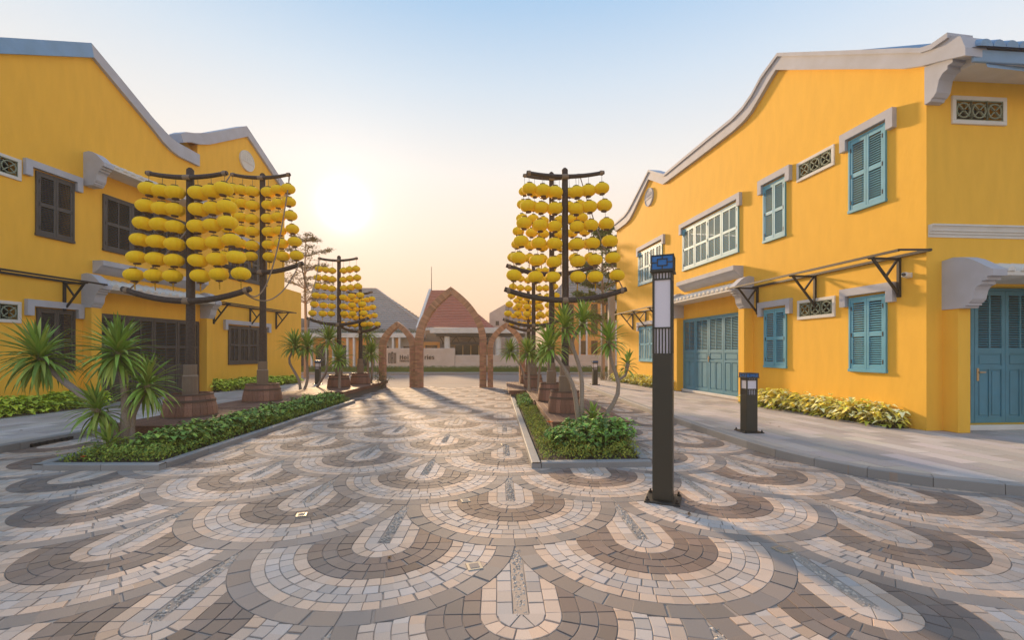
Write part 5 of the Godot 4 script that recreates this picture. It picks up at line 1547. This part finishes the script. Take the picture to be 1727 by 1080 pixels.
func plants() -> void:
	# the big dracaena clump beside the brown doors
	var z := 6.9
	var b := Vector3(-6.22, 0.05, -6.95)
	dracaena("large dracaena with four drooping leaf crowns in front of the brown doors", b, [
		[[b, pix(213, 690, z), pix(209, 640, z), pix(199, 606, z)], 0.075, 0.045],
		[[b + Vector3(-0.03, 0.1, 0.02), pix(180, 712, z), pix(140, 668, z + 0.05), pix(100, 637, z + 0.1), pix(76, 612, z + 0.1)], 0.06, 0.04],
		[[b + Vector3(0.1, 0.0, 0.0), pix(225, 700, z + 0.1), pix(243, 665, z + 0.15)], 0.055, 0.035],
		[[b + Vector3(-0.1, 0.0, 0.1), pix(180, 730, z - 0.1), pix(168, 702, z - 0.1)], 0.045, 0.03]],
		[[pix(200, 596, z), Vector3(0.05, 1, 0.1), 0.66, 74, 0], [pix(68, 603, z + 0.1), Vector3(-0.35, 1, 0.15), 0.68, 80, 0], [pix(248, 652, z + 0.15), Vector3(0.12, 1, 0.0), 0.56, 60, 0], [pix(165, 693, z - 0.1), Vector3(-0.15, 1, 0.25), 0.50, 48, 0], [pix(186, 752, z - 0.3), Vector3(-0.1, 1, 0.2), 0.42, 26, 0]], true)
	z = 7.75
	b = Vector3(1.25, 0.05, -7.75)
	dracaena("tall dracaena with several pale stems rising behind the round green shrub", b, [
		[[b, pix(973, 690, z), pix(967, 652, z), pix(945, 612, z), pix(928, 592, z)], 0.05, 0.03],
		[[b + Vector3(0.06, 0, -0.05), pix(981, 690, z), pix(981, 640, z + 0.05), pix(971, 600, z + 0.1), pix(954, 560, z + 0.1)], 0.05, 0.03],
		[[pix(972, 601, z + 0.1), pix(965, 575, z + 0.2), pix(981, 548, z + 0.3)], 0.03, 0.025],
		[[b + Vector3(0.35, 0, 0.1), pix(1020, 706, z), pix(1041, 668, z), pix(1042, 640, z), pix(1030, 608, z), pix(1028, 584, z)], 0.048, 0.028],
		[[pix(1042, 642, z), pix(1054, 634, z), pix(1058, 622, z)], 0.025, 0.02]],
		[[pix(926, 585, z), Vector3(-0.2, 1, 0.1), 0.46, 48, 0], [pix(952, 552, z + 0.1), Vector3(-0.1, 1, 0.1), 0.44, 46, 0], [pix(983, 543, z + 0.3), Vector3(0.15, 1, 0), 0.44, 42, 0], [pix(1027, 576, z), Vector3(-0.1, 1, 0.1), 0.42, 40, 0], [pix(1058, 616, z), Vector3(0.2, 1, 0), 0.24, 22, 0], [pix(1000, 712, z - 0.15), Vector3(0, 1, 0.1), 0.34, 34, 0]], true)
	for e in [
			["twin-crowned dracaena with curved stems at the corner of the brown shuttered house", 16.0, 508, [[[508, 668], [504, 640], [488, 610], [496, 590]], [[509, 664], [519, 640], [517, 600]]], [[497, 584, 0.68], [519, 586, 0.72]]],
			["leaning dracaena behind the shrubs before the third lantern mast", 15.9, 526, [[[526, 668], [540, 645], [551, 625], [553, 590]]], [[555, 575, 0.75]]],
			["small dracaena crown in front of the third mast wrap", 15.2, 573, [[[573, 650], [573, 625], [572, 612]]], [[572, 606, 0.55]]],
			["slender dracaena with two crowns beside the leg of the low arch", 18.2, 622, [[[620, 652], [621, 610], [620, 570]], [[624, 652], [628, 625], [626, 602]]], [[620, 563, 0.6], [626, 596, 0.6]]],
			["dracaena with leaning stem in front of the low arch and garden wall", 17.6, 886, [[[890, 640], [880, 622], [866, 600]]], [[861, 594, 0.62]]],
			["pair of dracaena crowns on the far platform under the lanterns", 14.2, 895, [[[893, 660], [892, 630], [892, 606]], [[908, 660], [909, 630], [913, 606]]], [[891, 596, 0.55], [914, 600, 0.5]]]]:
		var dd: float = e[1]
		var bs := pix(e[2], 660, dd); bs.y = 0.04
		var st := []
		for s in e[3]:
			var q := []
			for p in s:
				q.append(pix(p[0], p[1], dd))
			q[0].y = 0.0
			st.append([q, 0.055, 0.035])
		var cw := []
		for c in e[4]:
			cw.append([pix(c[0], c[1], dd), Vector3(rng.randf_range(-0.2, 0.2), 1, rng.randf_range(0, 0.2)), c[2], 54, 0])
		dracaena(e[0], bs, st, cw, false)
	# dense broad leaved shrubs along the long bed
	var dark := [Vector3(0.10, 0.19, 0.04), Vector3(0.15, 0.28, 0.05), Vector3(0.22, 0.37, 0.06), Vector3(0.34, 0.49, 0.08)]
	var sm := []
	for k in 4:
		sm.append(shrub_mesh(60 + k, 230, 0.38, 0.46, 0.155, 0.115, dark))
	var n := 26
	for k in n:
		var t := k / float(n - 1)
		var dz := lerpf(6.75, 13.4, t)
		var off := 0.0 if k % 2 else 0.16
		shrub("leafy_shrub", "glossy broad leaved shrub, %s along the long bed from the strap leaved plants" % ordinal(k), "shrub", "shrubs in the long bed", sm[k % 4], at(-5.36 - off - t * 0.12 + rng.randf_range(-0.05, 0.05), 0.03, dz, rng.randf() * TAU, rng.randf_range(0.78, 0.98)))
	var gc := [Vector3(0.24, 0.32, 0.04), Vector3(0.34, 0.39, 0.05), Vector3(0.17, 0.26, 0.035)]
	ground_cover("ground_cover", "low yellow-green ground cover along the kerb of the long bed", PackedVector2Array([Vector2(-6.3, 6.0), Vector2(-4.91, 6.0), Vector2(-5.1, 13.7), Vector2(-5.35, 13.7), Vector2(-5.25, 6.6), Vector2(-6.3, 6.9)]), 6500, gc, 0.20, 0.055)
	# round green shrub and its neighbours
	var mid := [Vector3(0.09, 0.19, 0.04), Vector3(0.15, 0.31, 0.05), Vector3(0.22, 0.42, 0.07), Vector3(0.33, 0.53, 0.09)]
	var rm := []
	for k in 3:
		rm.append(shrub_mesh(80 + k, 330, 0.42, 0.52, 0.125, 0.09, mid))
	for k in 5:
		var p: Array = [[1.10, 6.85, 1.1], [1.52, 6.95, 1.05], [0.84, 7.15, 0.85], [1.28, 7.30, 1.2], [1.74, 7.4, 0.95]][k]
		shrub("leafy_shrub", ["bushy green shrub at the front middle of the bed by the lamp post", "bushy green shrub nearest the lamp post", "small bushy shrub beside the orange flower", "bushy green shrub around the pale dracaena stems", "bushy green shrub against the corner of the wooden platform"][k], "shrub", "shrubs in the bed by the lamp post", rm[k % 3], at(p[0], 0.03, p[1], k * 1.9, p[2]))
	for k in 4:
		shrub("leafy_shrub", "light green shrub in the narrow bed, %s counted from the far platform" % ordinal(k), "shrub", "shrubs in the narrow bed", rm[k % 3], at(0.40 - k * 0.01, 0.03, 13.9 - k * 0.62, k * 2.2, 0.62))
	ground_cover("ground_cover", "yellow-green ground cover filling the narrow bed by the lamp post", PackedVector2Array([Vector2(0.42, 6.1), Vector2(1.84, 6.17), Vector2(1.95, 7.0), Vector2(0.70, 7.6), Vector2(0.62, 14.5), Vector2(0.12, 14.5)]), 8500, [Vector3(0.30, 0.33, 0.04), Vector3(0.40, 0.39, 0.05), Vector3(0.21, 0.28, 0.04)], 0.20, 0.052)
	# small twiggy plant and odd flowers
	var fl := MB.new()
	for k in 9:
		fl.col = Color(0.75, 0.18, 0.03); leaf(fl, Vector3(0, 0.38, 0), Vector3(cos(k * 0.7), 0.5, sin(k * 0.7)).normalized(), 0.075, 0.06, 0.1)
	fl.col = Color(0.06, 0.12, 0.03); fl.tube(PackedVector3Array([Vector3.ZERO, Vector3(0.02, 0.2, 0), Vector3(0, 0.38, 0)]), PackedFloat32Array([0.005, 0.004, 0.004]), 5)
	solo("orange_flower", fl.mesh(), M.leaf, "single orange hibiscus flower at the edge of the bed by the lamp post", "flower", at(0.62, 0.05, 7.15))
	var rf := MB.new()
	for k in 7:
		rf.col = Color(0.55, 0.02, 0.015); leaf(rf, Vector3(0, 0.08, 0), Vector3(cos(k * 0.9), 0.5, sin(k * 0.9)).normalized(), 0.05, 0.04, 0.1)
	rf.col = Color(0.06, 0.12, 0.03); rf.tube(PackedVector3Array([Vector3.ZERO, Vector3(0, 0.08, 0)]), PackedFloat32Array([0.004]), 5)
	solo("red_flower", rf.mesh(), M.leaf, "small red flower behind the kerb at the front of the long bed", "flower", at(-5.98, 0.05, 6.05))
	# wall beds: lime leaves by the brown house, cream yellow leaves by the blue house
	var lime := [Vector3(0.38, 0.50, 0.04), Vector3(0.55, 0.68, 0.06), Vector3(0.66, 0.78, 0.09)]
	var lm := []
	for k in 3:
		lm.append(shrub_mesh(100 + k, 190, 0.36, 0.46, 0.20, 0.155, lime))
	var dl := Vector3(0.1116, 0, -1).normalized(); var ol := Vector3(-12.327, WALK_Y, -8.0); var nl := dl.cross(Vector3.UP)
	for k in 14:
		var s := 1.35 + k * 0.20
		var p := ol + dl * s + nl * (0.30 + 0.16 * (k % 2))
		shrub("lime_plant", "lime green broad leaved plant at the brown house wall, %s from the picture edge" % ordinal(k), "plant", "lime green plants along the wall", lm[k % 3], Transform3D(Basis(Vector3.UP, k * 1.7).scaled(Vector3.ONE * rng.randf_range(0.85, 1.1)), p))
	for k in 18:
		var s := 8.45 + k * 0.26
		var p := ol + dl * s + nl * (0.28 + 0.18 * (k % 2))
		shrub("lime_plant", "lime green plant under the far brown window, %s from the door pilaster" % ordinal(k), "plant", "lime green plants along the wall", lm[k % 3], Transform3D(Basis(Vector3.UP, k * 2.1).scaled(Vector3.ONE * rng.randf_range(0.85, 1.1)), p))
	var ym := []
	for k in 4:
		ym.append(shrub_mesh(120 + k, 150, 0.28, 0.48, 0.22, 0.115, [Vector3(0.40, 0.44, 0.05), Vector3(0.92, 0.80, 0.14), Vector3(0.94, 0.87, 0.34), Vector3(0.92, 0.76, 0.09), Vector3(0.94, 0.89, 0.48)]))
	var d := Vector3(-0.1459, 0, -1).normalized(); var orr := Vector3(7.80, WALK_Y, -8.154); var nr := (-d).cross(Vector3.UP)
	for k in 22:
		var s := 0.45 + k * 0.185
		var p := orr + d * s + nr * (0.22 + 0.15 * (k % 2))
		shrub("yellow_leaf_plant", "cream yellow leaved plant under blue shutters, %s from the house corner" % ordinal(k), "plant", "cream yellow plants along the wall", ym[k % 4], Transform3D(Basis(Vector3.UP, k * 1.9).scaled(Vector3.ONE * rng.randf_range(0.85, 1.15)), p))
	for k in 24:
		var s := 9.0 + k * 0.235
		var p := orr + d * s + nr * (0.22 + 0.15 * (k % 2))
		shrub("yellow_leaf_plant", "cream yellow leaved plant beyond the blue double doors, %s from the pilaster" % ordinal(k), "plant", "cream yellow plants along the wall", ym[k % 4], Transform3D(Basis(Vector3.UP, k * 1.3).scaled(Vector3.ONE * rng.randf_range(0.85, 1.15)), p))
	# soil strips under the wall beds
	for e in [[orr, d, nr, 0.3, 4.6, "narrow soil strip under the cream yellow plants by the corner"], [orr, d, nr, 8.85, 14.8, "narrow soil strip under the far cream yellow plants"], [ol, dl, nl, 0.3, 3.95, "soil strip under the lime plants beside the brown doors"], [ol, dl, nl, 8.25, 13.4, "soil strip under the lime plants at the far brown window"]]:
		var mb := MB.new(); var o0: Vector3 = e[0]; var dd: Vector3 = e[1]; var nn: Vector3 = e[2]
		mb.xf = Transform3D(Basis(dd, Vector3.UP, dd.cross(Vector3.UP)), o0)
		var sg := 1.0 if dd.cross(Vector3.UP).dot(nn) > 0 else -1.0
		mb.box(Vector3(e[3], -0.02, minf(0.01 * sg, 0.52 * sg)), Vector3(e[4], 0.012, maxf(0.01 * sg, 0.52 * sg)))
		var o := thing("wall_bed", e[5], "planting bed", Transform3D.IDENTITY, "planting strips along the walls")
		part(o, "soil", mb.mesh(), M.soil)
		var ed := MB.new(); ed.xf = mb.xf
		ed.bbox(Vector3(e[3], -0.02, minf(0.52 * sg, 0.56 * sg)), Vector3(e[4], 0.03, maxf(0.52 * sg, 0.56 * sg)), 0.006)
		part(o, "edging", ed.mesh(), M.kerb_stone)
	# trees
	tree("feathery tiered tree behind the brown shuttered house", Vector3(-13.1, 0.0, -27.5), 9.3, 2.1, [[0.55, 0.75, 6], [0.66, 1.0, 7], [0.77, 0.95, 7], [0.87, 0.75, 6], [0.95, 0.45, 5]], 4200, 0.15, Vector3(0.24, 0.22, 0.10), 7)
	tree("light green tree between the lanterns and the far end of the blue house", Vector3(5.45, 0.0, -26.0), 9.0, 2.3, [[0.42, 0.7, 5], [0.55, 0.9, 7], [0.66, 1.0, 7], [0.78, 0.9, 7], [0.9, 0.6, 6], [0.98, 0.3, 4]], 9000, 0.25, Vector3(0.17, 0.24, 0.05), 8)
	tree("small bare-looking tree beside the concrete house", Vector3(-4.6, 0.0, -52.0), 6.2, 1.3, [[0.75, 0.8, 5], [0.9, 0.9, 6]], 900, 0.14, Vector3(0.10, 0.10, 0.05), 9)
	var bm := shrub_mesh(140, 420, 0.75, 0.9, 0.10, 0.05, [Vector3(0.10, 0.14, 0.03), Vector3(0.14, 0.18, 0.04), Vector3(0.18, 0.2, 0.05)])
	shrub("round_bush", "soft round yellow-green bush behind the third and fourth barrels", "bush", "", bm, at(-5.9, 0.0, 18.6, 0.3, 1.1))
	shrub("round_bush", "green bush at the foot of the tree beyond the sidewalk", "bush", "", bm, at(4.9, 0.05, 22.9, 1.3, 0.8))

# ---------------------------------------------------------------- lamps
func lamp(called: String, label: String, category: String, xf: Transform3D, w: float, parts: Array, group := "") -> void:
	# parts: heights of [body top, lower grille top, glass top, upper grille top, head bottom, head top]
	var o := thing(called, label, category, xf, group)
	var h := w / 2
	slab(o, "base_plate", Vector3(-h * 1.75, 0.0, -h * 1.75), Vector3(h * 1.75, 0.018, h * 1.75), M.bollard_shade, 0.004)
	for sx in [-1.0, 1.0]:
		for sz in [-1.0, 1.0]:
			var bt := MB.new(); bt.lathe(PackedVector2Array([Vector2(0.022, 0.018), Vector2(0.022, 0.035), Vector2(0.011, 0.036), Vector2(0.011, 0.06), Vector2(0.001, 0.062)]), 6)
			part(o, "anchor_bolt", bt.mesh(), M.iron, Transform3D(Basis.IDENTITY, Vector3(sx * h * 1.45, 0, sz * h * 1.45)))
	slab(o, "body", Vector3(-h, 0.018, -h), Vector3(h, parts[0], h), M.lamp_metal, 0.006)
	slab(o, "diffuser", Vector3(-h * 0.88, parts[0] - 0.03, -h * 0.88), Vector3(h * 0.88, parts[3], h * 0.88), M.lamp_glass, 0.004)
	for sx in [-1.0, 1.0]:
		for sz in [-1.0, 1.0]:
			slab(o, "corner_post", Vector3(sx * h - (w * 0.11 if sx > 0 else 0.0), parts[0], sz * h - (w * 0.11 if sz > 0 else 0.0)), Vector3(sx * h + (0.0 if sx > 0 else w * 0.11), parts[3], sz * h + (0.0 if sz > 0 else w * 0.11)), M.lamp_metal, 0.003)
	for a in 4:
		var turn := Transform3D(Basis(Vector3.UP, a * PI / 2), Vector3.ZERO)
		for q in [[parts[0], parts[1]], [parts[2], parts[3]]]:
			var gr := MB.new()
			for y in q:
				gr.box(Vector3(-h * 0.78, y - w * 0.04, h * 0.86), Vector3(h * 0.78, y + w * 0.04, h * 0.985))
			for k in 5:
				var x := (k - 2) * w * 0.155
				gr.box(Vector3(x - w * 0.036, q[0], h * 0.87), Vector3(x + w * 0.036, q[1], h * 0.97))
			part(o, "grille", gr.mesh(), M.lamp_metal, turn)
	slab(o, "head_rim", Vector3(-h * 1.22, parts[3], -h * 1.22), Vector3(h * 1.22, parts[4], h * 1.22), M.lamp_metal, 0.004)
	var hh: float = parts[5] - parts[4]; var hw := h * 1.13
	slab(o, "head", Vector3(-hw + 0.008, parts[4], -hw + 0.008), Vector3(hw - 0.008, parts[5] - 0.004, hw - 0.008), M.lamp_blue, 0.003)
	slab(o, "head_cap", Vector3(-hw, parts[5] - 0.012, -hw), Vector3(hw, parts[5], hw), M.lamp_metal, 0.004)
	for a in 4:
		var fm := MB.new()
		var z0 := hw - 0.009; var z1 := hw + 0.002; var cy: float = (parts[4] + parts[5]) / 2
		var t := minf(hh, w) * 0.07
		for e in [[-hw, -hh / 2, hw, -hh / 2 + t], [-hw, hh / 2 - t, hw, hh / 2 - 0.012], [-hw, -hh / 2, -hw + t, hh / 2], [hw - t, -hh / 2, hw, hh / 2]]:
			fm.box(Vector3(e[0], cy + e[1], z0), Vector3(e[2], cy + e[3], z1))
		var sx := hw * 0.46; var sy := hh * 0.24
		for e in [[-sx, -sy, sx, -sy + t * 0.8], [-sx, sy - t * 0.8, sx, sy], [-sx, -sy, -sx + t * 0.8, sy], [sx - t * 0.8, -sy, sx, sy], [-t * 0.4, sy, t * 0.4, hh / 2], [-t * 0.4, -hh / 2, t * 0.4, -sy], [-hw, -t * 0.4, -sx, t * 0.4], [sx, -t * 0.4, hw, t * 0.4]]:
			fm.box(Vector3(e[0], cy + e[1], z0), Vector3(e[2], cy + e[3], z1 - 0.002))
		part(o, "head_fret", fm.mesh(), M.lamp_metal, Transform3D(Basis(Vector3.UP, a * PI / 2), Vector3.ZERO))

func lamps() -> void:
	lamp("lamp_post", "tall dark square lamp post with white panel and blue fretted head", "lamp", at(1.64, 0.0, 4.70, -0.42), 0.205, [1.58, 1.86, 2.38, 2.455, 2.475, 2.64])
	var ps := [0.69, 0.80, 0.97, 1.005, 1.02, 1.10]
	lamp("bollard_lamp", "short black bollard lamp with blue head on the sidewalk before blue doors", "lamp", at(4.40, WALK_Y, 8.05, 0.05), 0.21, ps, "bollard lamps")
	lamp("bollard_lamp", "distant black bollard lamp on the sidewalk behind the dracaena stems", "lamp", at(3.75, WALK_Y, 19.6, 0.1), 0.21, ps, "bollard lamps")
	lamp("bollard_lamp", "distant black bollard lamp behind the leaning dracaena near the orange shops", "lamp", at(-9.05, WALK_Y, 20.2, 0.1), 0.21, ps, "bollard lamps")

func small_things() -> void:
	# metal covers let into the paving
	for e in [[800, 956, 0.115, "square metal cover in the paving nearest the picture bottom"], [785, 845, 0.10, "square metal cover on a dark scallop left of the middle tongue"], [1319, 928, 0.12, "dull square metal cover on the pale ring right of the lamp"], [509, 869, 0.10, "square metal cover on the dark band of a side scallop"], [850, 750, 0.09, "small pale cover far off beside the narrow bed kerb"]]:
		var dep: float = 1168.0 / (e[1] - 594.5); var x: float = (e[0] - 863.5) / 730.0 * dep
		var o := thing("floor_cover", e[3], "metal cover", at(x, 0.001, dep, 0.3), "metal covers in the paving")
		var w: float = e[2] / 2
		slab(o, "frame", Vector3(-w, -0.01, -w), Vector3(w, 0.006, w), M.plate, 0.003)
		slab(o, "lid", Vector3(-w * 0.62, 0.0, -w * 0.62), Vector3(w * 0.62, 0.0085, w * 0.62), M.joint, 0.002)
	# a few dry leaves blown on the stones
	var lf := MB.new(); lf.col = Color(0.16, 0.09, 0.04)
	leaf(lf, Vector3.ZERO, Vector3(0, 0.1, 1).normalized(), 0.07, 0.04, 0.05); leaf(lf, Vector3(0, 0.004, 0.02), Vector3(0.4, 0.3, 1).normalized(), 0.05, 0.03, 0.1)
	var words := ["dry brown leaf on the sidewalk beside the bollard lamp", "second dry leaf on the sidewalk just beyond the bollard lamp", "dry leaf on the paving near the big strap leaved plants", "dry leaf on the sidewalk by the brown doors", "dry leaf lying on a dark scallop in the middle", "dry leaf near the lamp post base", "dry leaf beside the kerb of the narrow bed", "dry leaf on the paving before the brick arch"]
	var spots := [[1297, 715, WALK_Y], [1312, 721, WALK_Y], [110, 775, 0.0], [40, 727, WALK_Y], [655, 940, 0.0], [1160, 870, 0.0], [885, 740, 0.0], [760, 690, 0.0]]
	for k in spots.size():
		var dep: float = 730.0 * (1.6 - spots[k][2]) / (spots[k][1] - 594.5)
		solo("dry_leaf", lf.mesh(), M.leaf, words[k], "leaf", at((spots[k][0] - 863.5) / 730.0 * dep, spots[k][2] + 0.006, dep, k * 1.7, 0.8), "dry leaves on the stones")
